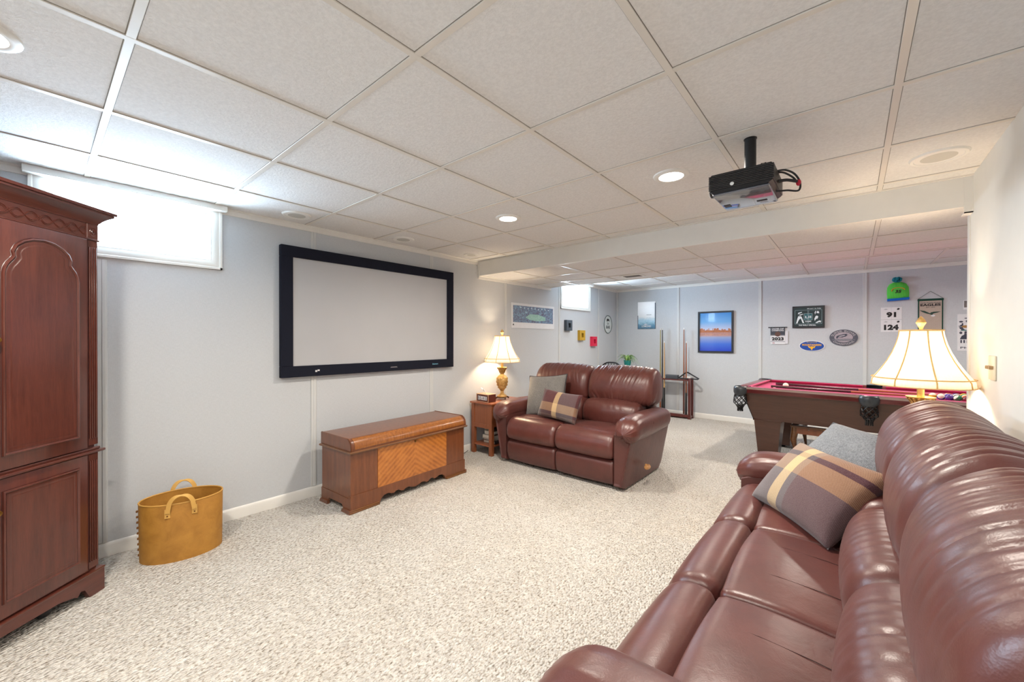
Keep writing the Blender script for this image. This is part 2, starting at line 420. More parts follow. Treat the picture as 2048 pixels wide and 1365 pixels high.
# ---------------------------------------------------------------- ceiling fixtures
M_LENS = emis('lit_lens', WARM, 14)
DL = [('round recessed ceiling light nearest the projector screen', 'near'), ('round recessed ceiling light beside the projector', 'b'),
      ('round recessed ceiling light cut by the left edge of the photo, above the armoire', 'c'),
      ('round recessed ceiling light behind the camera', 'd'), ('unseen recessed ceiling light above the spider plant corner', 'e'),
      ('unseen recessed ceiling light above the left end of the pool table', 'f'), ('unseen recessed ceiling light above the right end of the pool table', 'g')]
for (x, y, z), (lab, _) in zip(DOWNLIGHTS, DL):
    t = thing('recessed_light', lab, 'ceiling light', (x, y, z), 0, 'recessed ceiling lights')
    part('trim_ring', MB().lathe([(.064, -.002), (.066, -.010), (.082, -.012), (.094, -.006), (.097, .002)], 40), M_WHITE, t)
    part('lens', MB().lathe([(.001, -.006), (.03, -.0058), (.066, -.004)], 32), M_LENS, t)
    a = area('bulb', (x, y, z-.014), (0, 0, 0), .12, .12, P_DOWN, WARM, 'DISK')
    a.data.spread = math.radians(165)
M_GRILLE = plain('speaker_grille', (196, 196, 190), .7, var=.08, vscale=400)
SP = [(.235, 1.07, .078, 'round in-ceiling speaker over the wall between window and projector screen'),
      (.225, 2.01, .078, 'round in-ceiling speaker above the middle of the projector screen'),
      (.215, 2.89, .062, 'small round in-ceiling speaker in the corner beside the beam'),
      (3.735, 2.757, .088, 'large round in-ceiling speaker beside the right-hand wall')]
for x, y, r, lab in SP:
    t = thing('ceiling_speaker', lab, 'speaker', (x, y, CE), 0, 'in-ceiling speakers')
    part('rim', MB().lathe([(r+.001, -.007), (r+.004, -.010), (r+.016, -.009), (r+.022, -.001), (r+.022, .002)], 40), M_WHITE, t)
    part('grille', MB().lathe([(.001, -.008), (r*.7, -.0075), (r+.002, -.005)], 36), M_GRILLE, t)
t = thing('air_vent', 'small grey air supply vent in the low ceiling under the beam', 'vent', (1.385, 4.44, SOF), 0)
part('vent_frame', MB().box(-.13, .13, -.085, -.055, -.006, .002).box(-.13, .13, .055, .085, -.006, .002).box(-.13, -.1, -.055, .055, -.006, .002).box(.1, .13, -.055, .055, -.006, .002), M_WHITE, t)
sl = MB()
for k in range(7):
    y = -.048+k*.016; sl.prism([(y, -.001), (y+.003, -.001), (y+.010, -.007), (y+.008, -.008)], 'x', -.1, .1)
part('louvres', sl, plain('vent_slats', (120, 120, 120), .5), t)
part('vent_back', bx(-.1, .1, -.055, .055, -.0008, .001), M_BLACK, t)

# ---------------------------------------------------------------- projector
def projector():
    t = thing('projector', 'black home theatre projector hung from the ceiling on a short black pole', 'projector', (3.03, 1.945, CE))
    zt = 2.05-CE; zb = 1.962-CE
    part('mount_pole', MB().lathe([(.020, 0), (.027, 0), (.027, -.003), (.024, -.004), (.024, zt+.035)], 28, (.012, 0, 0)), M_BLACK, t)
    mt = MB().prism([(-.08, zt-.002), (.075, zt-.002), (.045, zt+.02), (.03, zt+.036), (-.012, zt+.036), (-.04, zt+.016)], 'y', -.03, .03)
    mt.box(.045, .085, -.05, .05, zt, zt+.012, .003).tube([(.06, -.02, zt+.01), (.06, -.02, zt+.045), (.075, -.02, zt+.045), (.075, -.02, zt+.01)], .003, 6)
    mt.lathe([(.001, -.02), (.012, -.02), (.012, .02), (.001, .02)], 12, (.098, 0, zt+.018), 'y')
    part('mount_bracket', mt, M_BLACK, t)
    part('mount_screw', MB().sphere((.0, -.034, zt+.02), .006, 8, 6), M_METAL, t)
    # body: lens side faces the screen (-x)
    prof = [(-.125, zb+.012), (-.112, zb), (.10, zb+.002), (.118, zb+.014), (.120, zt-.008), (.112, zt), (-.12, zt), (-.128, zt-.01)]
    b = MB().prism(prof, 'y', -.135, .135)
    body = part('housing', b, M_BLACK, t)
    v = MB()
    for k in range(9):
        z = zb+.018+k*.0075; v.box(-.131, .122, -.139, .139, z, z+.0035)
    part('cooling_fins', v, plain('dark_fins', (52, 50, 48), .35), t)
    part('top_cover', MB().box(-.118, .106, -.132, .132, zb-.010, zb+.004, .008, 3), plain('gloss_grey_cover', (96, 100, 110), .12, spec=.8, coat=1), t)
    part('focus_window', bx(-.105, -.078, .03, .07, zb-.0115, zb-.009), M_BLACK, t)
    part('vent_slots', MB().box(.03, .072, .052, .058, zb-.0115, zb-.009).box(.03, .072, .062, .068, zb-.0115, zb-.009), M_BLACK, t)
    part('round_sticker', MB().lathe([(.001, 0), (.008, 0), (.008, .002), (.001, .002)], 18, (-.035, -.1415, zb+.03), 'y'), M_WHITE, t)
    part('lens_barrel', MB().lathe([(.001, -.150), (.020, -.150), (.028, -.145), (.030, -.12), (.001, -.12)], 24, (0, -.04, (zt+zb)/2), 'x'), M_BLACK, t)
    def cab(pts, r, nm, m_):
        P = smooth_open(pts, 8); part(nm, MB().tube(P, r, 8), m_, t)
    cab([(.10, .02, zt+.008), (.14, .03, zt+.01), (.175, .05, zt-.01), (.195, .06, zt-.05), (.19, .06, zt-.085), (.15, .03, zb+.004), (.11, .02, zb+.006)], .0042, 'cable', M_BLACK)
    cab([(.10, .03, zt+.005), (.135, .03, zt+.0), (.17, .05, zt-.025), (.185, .06, zt-.05)], .0042, 'cable', M_BLACK)
    cab([(.118, .02, zb+.05), (.15, .03, zb+.05), (.185, .055, zt-.045)], .007, 'cable_plug', M_BLACK)
    part('cable_tie', MB().sphere((.19, .06, zt-.05), .010, 10, 8, (1, 1, 1.5)), plain('red_tape', (190, 24, 54), .5), t)
def smooth_open(pts, per=8):
    P = [Vector(p) for p in pts]; out = []
    for i in range(len(P)-1):
        p0 = P[max(i-1, 0)]; p1 = P[i]; p2 = P[i+1]; p3 = P[min(i+2, len(P)-1)]
        for k in range(per):
            q = k/per; out.append(.5*((2*p1)+(-p0+p2)*q+(2*p0-5*p1+4*p2-p3)*q*q+(-p0+3*p1-3*p2+p3)*q**3))
    out.append(P[-1]); return out
projector()

# ---------------------------------------------------------------- text helper (faces local -Y)
def text_mesh(s_, bold=0.0, shear=0, align=None):
    cu = bpy.data.curves.new('lettering', 'FONT'); cu.body = s_; cu.offset = bold; cu.shear = shear; cu.resolution_u = 3; cu.space_character = 1.05
    o = bpy.data.objects.new('tmp', cu); COL.objects.link(o)
    dg = bpy.context.evaluated_depsgraph_get(); me = o.evaluated_get(dg).to_mesh()
    V = np.array([v.co[:2] for v in me.vertices]); Fs = [tuple(p.vertices) for p in me.polygons]
    o.evaluated_get(dg).to_mesh_clear(); bpy.data.objects.remove(o); bpy.data.curves.remove(cu)
    mn = V.min(0); mx = V.max(0); return (V-mn)/(mx-mn), Fs
def text(s_, mat, parent, cx, cz, w_, h_, y, bold=.02, shear=0, arc=None, name='lettering', mb_only=False):
    V, Fs = text_mesh(s_, bold, shear)
    vs_ = []
    for a, b in V:
        if arc:   # (cx, cz, rx, rz, a0, a1, thickness) angle from a0 to a1, letters standing outward
            X0, Z0, rx, rz, a0, a1, th = arc; an = a0+(a1-a0)*a; k = 1+(b*th if a1 < a0 else (1-b)*th)
            vs_.append((X0+rx*k*math.cos(an), y, Z0+rz*k*math.sin(an)))
        else: vs_.append((cx+(a-.5)*w_, y, cz+(b-.5)*h_))
    mb = MB().add(vs_, Fs)
    if mb_only: return mb
    return part(name, mb, mat, parent, smooth=0)
def plate(poly, y0, y1): return MB().prism(poly, 'y', y0, y1)
def ell(cx, cz, rx, rz, n=48): return [(cx+rx*math.cos(2*PI*i/n), cz+rz*math.sin(2*PI*i/n)) for i in range(n)]

# ---------------------------------------------------------------- projector screen (left wall; local x = world y, local y = into wall)
RL = PI/2
def left_wall(name, lab, cat, y, z, group=None): return thing(name, lab, cat, (0, y, z), RL, group)
def far_wall(name, lab, cat, x, z, group=None): return thing(name, lab, cat, (x, YF, z), 0, group)
t = left_wall('projection_screen', 'large blank projection screen in a wide black velvet frame on the left wall', 'screen', 1.905, 1.516)
hw, hh, fw = .877, .518, .088
fr = MB()
for a, b, c, d in ((-hw, hw, hh-fw, hh), (-hw, hw, -hh, -hh+fw), (-hw, -hw+fw, -hh+fw, hh-fw), (hw-fw, hw, -hh+fw, hh-fw)):
    fr.box(a, b, -.05, -.006, c, d, .003, 1)
part('frame', fr, M_BLACKF, t)
part('screen_surface', bx(-hw+fw-.01, hw-fw+.01, -.036, -.030, -hh+fw-.01, hh-fw+.01), M_SCREEN, t)
for q in (-.5, .4): part('wall_bracket', bx(q, q+.1, -.03, 0, .3, .4), M_BLACK, t)
text('Stewart', plain('pale_blue_print', (120, 180, 200), .5), t, .62, -.475, .075, .014, -.0508, .03)
part('logo_mark', MB().box(-.62, -.605, -.0512, -.05, -.485, -.470).box(-.602, -.585, -.0512, -.05, -.478, -.466), M_PAPER, t)
text('WINDOWS', M_METAL, t, .13, -.487, .07, .012, -.0508, .02) if False else None
part('centre_badge', MB().prism([(.08, -.487), (.16, -.487), (.15, -.478), (.09, -.478)], 'y', -.0525, -.05), M_METAL, t)

# ---------------------------------------------------------------- armoire
def armoire():
    th = math.radians(132.6)
    D = Vector((.677, -.736, 0)); o0 = Vector((.432, .037, 0))+D*.48
    t = thing('armoire', 'tall cherry wood armoire with arched door panels standing cornerwise by the window', 'armoire', o0, th)
    H = .48
    dep = .50
    part('carcass', MB().box(-H+.02, H-.02, .022, dep, .12, .735, .002, 1).box(-H+.025, H-.025, .024, dep, .735, 1.885, .002, 1), M_CHERRY, t)
    # plinth with bracket feet cut out
    pl = [(-H, .115), (-H, 0), (-H+.075, 0), (-H+.085, .02), (-H+.10, .05), (-H+.12, .055), (-H+.135, .035), (-H+.15, .045), (-H+.22, .062), (0, .068)]
    poly = pl+[(-x, z) for x, z in pl[::-1][1:]]
    pb = MB().prism(poly, 'y', 0, .022)
    side = [(0.022, .115), (.022, 0), (.09, 0), (.105, .05), (.16, .06), (dep-.1, .06), (dep-.08, 0), (dep, 0), (dep, .115)]
    pb.prism(side, 'x', -H, -H+.02); pb.prism(side, 'x', H-.02, H)
    pb.box(-H-.002, H+.002, -.004, dep, .112, .124, .004, 2)
    part('plinth', pb, M_CHERRY_H, t)
    part('waist_moulding', MB().box(-H-.004, H+.004, -.006, dep, .722, .735, .004, 2).box(-H+.01, H-.01, .008, dep, .735, .748, .004, 2), M_CHERRY_H, t)
    # crown moulding profile swept round front and sides
    cp = [(0, 0), (.005, 0), (.007, .010), (.011, .014), (.017, .024), (.030, .038), (.042, .048), (.048, .052), (.048, .060), (.055, .062), (.057, .074), (0, .074)]
    cb = MB(); n = len(cp); V = []
    for (sx, sy) in ((-1, 1), (-1, 0), (1, 0), (1, 1)):
        for a, b in cp: V.append((sx*(H-.02+a), (dep if sy else .018-a), 1.882+b))
    Fc = [(i*n+j, i*n+(j+1) % n, (i+1)*n+(j+1) % n, (i+1)*n+j) for i in range(3) for j in range(n)]+[tuple(range(n)), tuple(range(4*n-1, 3*n-1, -1))]
    cb.add(V, Fc); cb.box(-H+.02, H-.02, .02, dep, 1.882, 1.956)
    part('crown', cb, M_CHERRY_H, t)
    fz = part('frieze', MB().box(-H+.075, H-.075, .016, .03, 1.805, 1.882).box(-H+.018, -H+.075, .008, .03, 1.805, 1.882, .003, 1).box(H-.075, H-.018, .008, .03, 1.805, 1.882, .003, 1).box(-H+.012, H-.012, .006, .03, 1.800, 1.808, .002, 1), M_CHERRY_H, t)
    la = MB(); N_ = 7; L_ = (2*H-.16)/N_
    for k in range(N_):
        x0 = -H+.08+k*L_
        for sg in (1, -1):
            for off in (0, .007):
                pts = [(x0+L_*q/12, .0145, 1.8435+sg*((.022-off)*math.cos(2*PI*q/12))) for q in range(13)]
                la.tube(pts, .0016, 5)
        for q in range(3):
            x = x0+L_*.25*1+q*.009-.009
            la.tube([(x-.010, .0145, 1.8435-.012), (x+.010, .0145, 1.8435+.012)], .0014, 4); la.tube([(x-.010, .0145, 1.8435+.012), (x+.010, .0145, 1.8435-.012)], .0014, 4)
    for sx in (-1, 1):
        la.tube([(sx*(H-.046)+.016*math.cos(q*PI/6), .007, 1.8435+.022*math.sin(q*PI/6)) for q in range(12)], .0016, 5, True)
        la.tube([(sx*(H-.046)+.007*math.cos(q*PI/6), .007, 1.8435+.010*math.sin(q*PI/6)) for q in range(12)], .0025, 5, True)
    part('carved_lattice', la, M_CHERRY_H, fz)
    # fluted pilasters
    for sx in (-1, 1):
        for z0, z1 in ((.76, 1.80), (.135, .718)):
            x0 = sx*(H-.046); p = MB().box(x0-.028, x0+.028, .012, .03, z0, z1, .002, 1)
            for k in range(4):
                xx = x0-.0165+k*.011; p.box(xx-.0030, xx+.0030, .007, .015, z0+.035, z1-.035, .0028, 2)
            part('pilaster', p, M_CHERRY, t)
    # doors
    def door(cx, z0, z1, hwid, arch, nm, hinge):
        d = part(nm, MB().box(cx-.2, cx+.2, .004, .022, z0, z1, .003, 2), M_CHERRY, t)
        if arch:
            side_ = [(.155, z0+.06), (.155, 1.575), (.150, 1.600), (.140, 1.622), (.126, 1.640), (.118, 1.652), (.122, 1.672), (.108, 1.703), (.08, 1.727), (.045, 1.743), (0, 1.749)]
            out = [(cx+a, b) for a, b in side_]+[(cx-a, b) for a, b in side_[::-1][1:]]
            sf = 1
        else:
            out = [(cx+.155, z0+.062), (cx+.155, z1-.052), (cx-.155, z1-.052), (cx-.155, z0+.062)]
        # moulding: outer bead, cove, inner bead
        c_ = (cx, (z0+z1)/2)
        def off(o_, dd):
            n_ = len(o_); res = []
            for i in range(n_):
                p0 = Vector(o_[i-1]); p1 = Vector(o_[i]); p2 = Vector(o_[(i+1) % n_])
                e1 = (p1-p0).normalized(); e2 = (p2-p1).normalized()
                nn = Vector((-e1.y, e1.x))+Vector((-e2.y, e2.x)); nn.normalize()
                k = dd/max(.45, nn.dot(Vector((-e1.y, e1.x)))); res.append((p1.x+nn.x*k, p1.y+nn.y*k))
            return res
        rings = [(0, .004), (.001, -.004), (.006, -.006), (.010, -.002), (.013, .0), (.020, -.001), (.026, .0005), (.034, -.001), (.036, .0035)]
        mv = []; nn_ = len(out)
        for dd, yy in rings: mv += [(a, yy, b) for a, b in off(out, dd)]
        mf = [(r*nn_+i, r*nn_+(i+1) % nn_, (r+1)*nn_+(i+1) % nn_, (r+1)*nn_+i) for r in range(len(rings)-1) for i in range(nn_)]
        part('panel_moulding', MB().add(mv, mf), M_CHERRY, d)
        inn = off(out, .034)
        part('raised_panel', MB().prism(inn, 'y', -.0012, .006), M_CHERRY, d)
        gl = MB().tube([(a, .0035, b) for a, b in off(out, -.0005)], .0016, 4, True)
        gl.tube([(a, .0, b) for a, b in off(out, .0125)], .0014, 4, True)
        part('panel_groove', gl, M_CHERRY_D, d)
        if False:
            part('hinge', MB().lathe([(.001, -.02), (.004, -.02), (.004, .02), (.001, .02)], 8, (cx+hinge*.2, .002, z0+.08)), M_METAL, d)
            part('hinge', MB().lathe([(.001, -.02), (.004, -.02), (.004, .02), (.001, .02)], 8, (cx+hinge*.2, .002, z1-.12)), M_METAL, d)
        part('knob', MB().lathe([(.001, -.022), (.010, -.020), (.013, -.014), (.006, -.008), (.006, .004)], 16, (cx-(hinge or 1)*.182, .0, (z0+z1)/2+.02*(1 if arch else 8)), 'y'), plain('aged_brass', (150, 116, 60), .35, metal=1), d)
    for cx, hg in ((.203, 1), (-.203, -1)):
        door(cx, .752, 1.800, .155, True, 'upper_door', hg)
        door(cx, .135, .718, .155, False, 'lower_door', hg)
    g = MB()
    for x in (-.403, 0, .403):
        g.box(x-.0015, x+.0015, .003, .023, .138, .716); g.box(x-.0015, x+.0015, .003, .023, .755, 1.798)
    part('door_gap', g, M_CHERRY_D, t)
    for sx in (-1, 1):
        for yy in (.07, dep-.07):
            part('caster', MB().sphere((sx*(H-.22), yy, .028), .028, 14, 10).lathe([(.001, .05), (.01, .05), (.01, .115), (.001, .115)], 8, (sx*(H-.22), yy, 0)), M_BLACK, t)
armoire()

# ---------------------------------------------------------------- basket
M_RIVET = plain('dark_rivet', (110, 70, 30), .4, metal=.6)
def basket():
    t = thing('storage_basket', 'oval mustard tan felt basket with two strap handles against the left wall', 'basket', (.268, .388, 0), math.radians(77))
    mt, nt, bs, N, L = nodes('tan_faux_suede'); co = tc(nt)
    n = noise(nt, co, 12, 6, .65, .5)
    L.new(ramp(nt, n, [(.3, lin((158, 108, 38))), (.7, lin((184, 132, 54)))]), bs.inputs['Base Color']); bs.inputs['Roughness'].default_value = .6
    bump(nt, noise(nt, co, 160, 3), bs, .15, .002)
    a, b, H = .197, .142, .338; n = 56; V = []; Fc = []
    rings = [(0, 1.0, 0), (.0, 1.0, .004), (.12, 1.005, 0), (H-.004, 1.01, 0), (H, 1.0, -.0015), (H-.002, .985, -.003), (.12, .975, 0), (.010, .97, 0)]
    for z, k, _ in rings:
        kk = k+(.012*z/H)
        for i in range(n):
            q = 2*PI*i/n; V.append((a*kk*math.cos(q), b*kk*math.sin(q), z))
    R = len(rings)
    for r in range(1, R-1):
        for i in range(n): Fc.append((r*n+i, r*n+(i+1) % n, (r+1)*n+(i+1) % n, (r+1)*n+i))
    Fc.append(tuple((R-1)*n+i for i in range(n))); Fc.append(tuple(n+i for i in range(n)))
    part('shell', MB().add(V, Fc), mt, t)
    part('rim_binding', MB().tube([(a*1.012*math.cos(2*PI*i/n), b*1.012*math.sin(2*PI*i/n), H) for i in range(n)], .0045, 8, True), plain('rim_tan', (196, 146, 66), .6), t)
    for sg in (-1, 1):
        h = part('handle', MB(), mt, t) if False else None
        pts = []
        for q in range(15):
            u = -1+2*q/14; x = .062*u; y = sg*(b*1.015+.012*(1-u*u)+.004)
            z = H-.045+(.095*math.sqrt(max(0, 1-abs(u)**2.6))); pts.append((x, y, z))
        hb = MB()
        for i in range(len(pts)-1):
            p, q_ = Vector(pts[i]), Vector(pts[i+1]); d = (q_-p).normalized(); nrm = d.cross(Vector((0, sg, 0))).normalized()
            pass
        # flat strap: width across the path in radial direction
        W_ = .011; V2 = []; F2 = []
        for i, p in enumerate(pts):
            pv = Vector(p); d = (Vector(pts[min(i+1, 14)])-Vector(pts[max(i-1, 0)])).normalized(); out = Vector((0, sg, 0)); side_ = d.cross(out).normalized()
            f = min(1, abs(i-7)/7.0); wd = (out*(1-f)+side_*f).normalized() if f < 1 else side_
            th_ = d.cross(wd).normalized()*.0018
            for s1, s2 in ((-1, -1), (1, -1), (1, 1), (-1, 1)): V2.append(tuple(pv+wd*W_*s1+th_*s2))
        for i in range(14):
            for k in range(4): F2.append((i*4+k, i*4+(k+1) % 4, (i+1)*4+(k+1) % 4, (i+1)*4+k))
        F2 += [(0, 1, 2, 3), (56, 57, 58, 59)]
        hb.add(V2, F2)
        for sx in (-1, 1):
            yy = sg*b*1.015*math.sqrt(1-(.062/(a*1.015))**2)
            y0_, y1_ = sorted((yy+sg*.001, yy+sg*.006)); hb.box(sx*.062-.013, sx*.062+.013, y0_, y1_, H-.075, H-.022, .001, 1)
        hd = part('handle', hb, plain('strap_tan', (206, 160, 82), .6), t)
        yy = b*1.015*math.sqrt(1-(.062/(a*1.015))**2)
        for sx in (-1, 1):
            for zz in (H-.062, H-.036): part('rivet', MB().sphere((sx*.062, sg*(yy+.006), zz), .0042, 8, 6), M_RIVET, hd)
    ms = plain('stitch_brown', (120, 76, 30), .8)
    for k in range(9): part('stitch', bx(-a*1.0-.006-.001*k, -a*1.0+.003-.001*k, -.006, .006, .03+k*.032, .042+k*.032, .002, 1), ms, t)
basket()

# ---------------------------------------------------------------- cedar chest
def chest():
    t = thing('cedar_chest', 'art deco walnut blanket chest with rounded lid and light chevron veneer front', 'chest', (.545, 1.91, 0), math.radians(92.4))
    L2 = .60; D_ = .43
    part('body', MB().box(-L2+.005, L2-.005, .006, D_, .10, .448, .003, 1), M_WALNUT, t)
    # front apron with scalloped bottom and base moulding feet
    pl = [(-L2, .13), (-L2, .012), (-L2+.25, .012), (-L2+.262, .035), (-L2+.29, .058), (-L2+.33, .062), (-L2+.36, .050), (-L2+.385, .046), (-L2+.40, .058), (-L2+.43, .060), (-L2+.45, .046), (-L2+.475, .040), (-L2+.50, .052), (-L2+.53, .056), (-L2+.56, .044), (0, .036)]
    part('apron', MB().prism(pl+[(-x, z) for x, z in pl[::-1][1:]], 'y', 0, .03).prism([(.03, .11), (.03, .02), (.1, .02), (.12, .05), (D_-.12, .05), (D_-.1, .02), (D_, .02), (D_, .11)], 'x', -L2, -L2+.02).prism([(.03, .11), (.03, .02), (.1, .02), (.12, .05), (D_-.12, .05), (D_-.1, .02), (D_, .02), (D_, .11)], 'x', L2-.02, L2), M_WALNUT, t)
    for a, b in ((-L2-.012, -L2+.245), (L2-.245, L2+.012)):
        part('foot', MB().box(a, b, -.014, .05, 0, .014, .004, 2).box(a+.004, b-.004, -.008, .05, .014, .024, .003, 2), M_BENCH, t)
    for sx in (-1, 1):
        for y0 in (-.01, D_-.11):
            part('side_foot', MB().prism([(y0, 0), (y0+.12, 0), (y0+.10, .028), (y0, .028)], 'x', sx*(L2+.001)-.012, sx*(L2+.001)+.012), M_WALNUT, t)
    # veneer panel: book-matched diagonal figure
    mt, nt, bs, N, L = nodes('chevron_veneer'); t0 = N.new('ShaderNodeTexCoord'); sp = N.new('ShaderNodeSeparateXYZ'); L.new(t0.outputs['Object'], sp.inputs[0])
    def mth(op, a, b=None):
        q = N.new('ShaderNodeMath'); q.operation = op
        for i, s_ in enumerate((a, b)):
            if s_ is None: continue
            if isinstance(s_, (int, float)): q.inputs[i].default_value = s_
            else: L.new(s_, q.inputs[i])
        return q.outputs[0]
    ax = mth('ABSOLUTE', sp.outputs[0]); az = mth('ABSOLUTE', mth('SUBTRACT', sp.outputs[2], .29))
    d = mth('ADD', mth('MULTIPLY', mth('SUBTRACT', sp.outputs[2], .29), 1.0), mth('MULTIPLY', ax, .75))
    wv = mth('ADD', mth('MULTIPLY', mth('SINE', mth('MULTIPLY', d, 150)), .5), .5)
    nn = noise(nt, tc(nt, (1, 1, 1)), 11, 6, .7, 1.2)
    f = mixc(nt, .80, wv, nn)
    L.new(ramp(nt, f, [(.25, lin((138, 76, 28))), (.5, lin((176, 106, 42))), (.8, lin((196, 126, 56)))]), bs.inputs['Base Color'])
    bs.inputs['Roughness'].default_value = .28; bs.inputs['Coat Weight'].default_value = .4
    part('veneer_panel', bx(-.365, .36, .002, .008, .128, .445), mt, t)
    # lid with rounded front edge
    prof = [(-.010, .462), (-.010, .485), (-.004, .515), (.012, .537), (.035, .549), (.06, .553), (D_, .553), (D_, .462)]
    lid = part('lid', MB().prism(prof, 'x', -L2-.003, L2+.003), M_WALNUT, t, smooth=60)
    fp = [(-.0125, .475), (-.0125, .487), (-.0065, .5165), (.011, .5395), (.034, .5515), (.034, .545), (.0, .50)]
    part('lid_veneer_band', MB().prism(fp, 'x', -L2+.03, L2-.03), M_WALNUT_L, lid, smooth=60)
    ed = [(-.012, .464), (-.012, .486), (-.006, .517), (.011, .54), (.034, .552), (.06, .5525), (D_, .5525)]
    for sx in (-1, 1): part('lid_edge_bead', MB().tube([(sx*(L2-.004), a, b) for a, b in ed], .0055, 8), M_WALNUT, lid)
    part('waist_bead', MB().tube([(-L2-.012, D_, .455), (-L2-.012, -.014, .455), (L2+.012, -.014, .455), (L2+.012, D_, .455)], .0085, 10).box(-L2-.01, L2+.01, -.01, D_, .449, .462), M_BENCH, t)
    part('lock', MB().lathe([(.001, -.003), (.009, -.003), (.009, .004), (.001, .004)], 16, (0, 0, .425), 'y'), plain('brass_lock', (120, 90, 50), .4, metal=1), t)
chest()

# ---------------------------------------------------------------- sofas
def ridge(u, seeds):
    s_ = 0
    for f, p, a in seeds: s_ += a*(1-abs(math.sin(f*u+p)))**2.2
    return s_
def back_disp(seed, amp, ztop, zbot, puff):
    rnd = random.Random(seed)
    top = [(rnd.uniform(7, 24), rnd.uniform(0, 6), rnd.uniform(.4, 1)) for _ in range(5)]
    bot = [(rnd.uniform(10, 24), rnd.uniform(0, 6), rnd.uniform(.4, 1)) for _ in range(5)]
    def d(u, x, y, z):
        a = max(0, min(1, (z-(ztop-.20))/.20)); b = max(0, min(1, ((zbot+.15)-z)/.15))
        uu = u+.12*math.sin(z*9+seed)
        v = puff*(1-u*u)
        v -= amp*a*ridge(uu, top)*.5*(1-.5*abs(u)**3)
        v -= amp*b**1.5*ridge(u*(1+.5*b), bot)*.6
        return v
    return d
def seat_disp(u, x, y, z): return .012*(1-u*u)*(1-abs(u)**4)
def roll_disp(seed):
    def d(u, x, y, z):
        e = max(0, (abs(u)-.8)/.2)
        return .006*(1-u*u)-.006*e*(1-abs(math.sin(y*70+z*50+seed)))**2
    return d
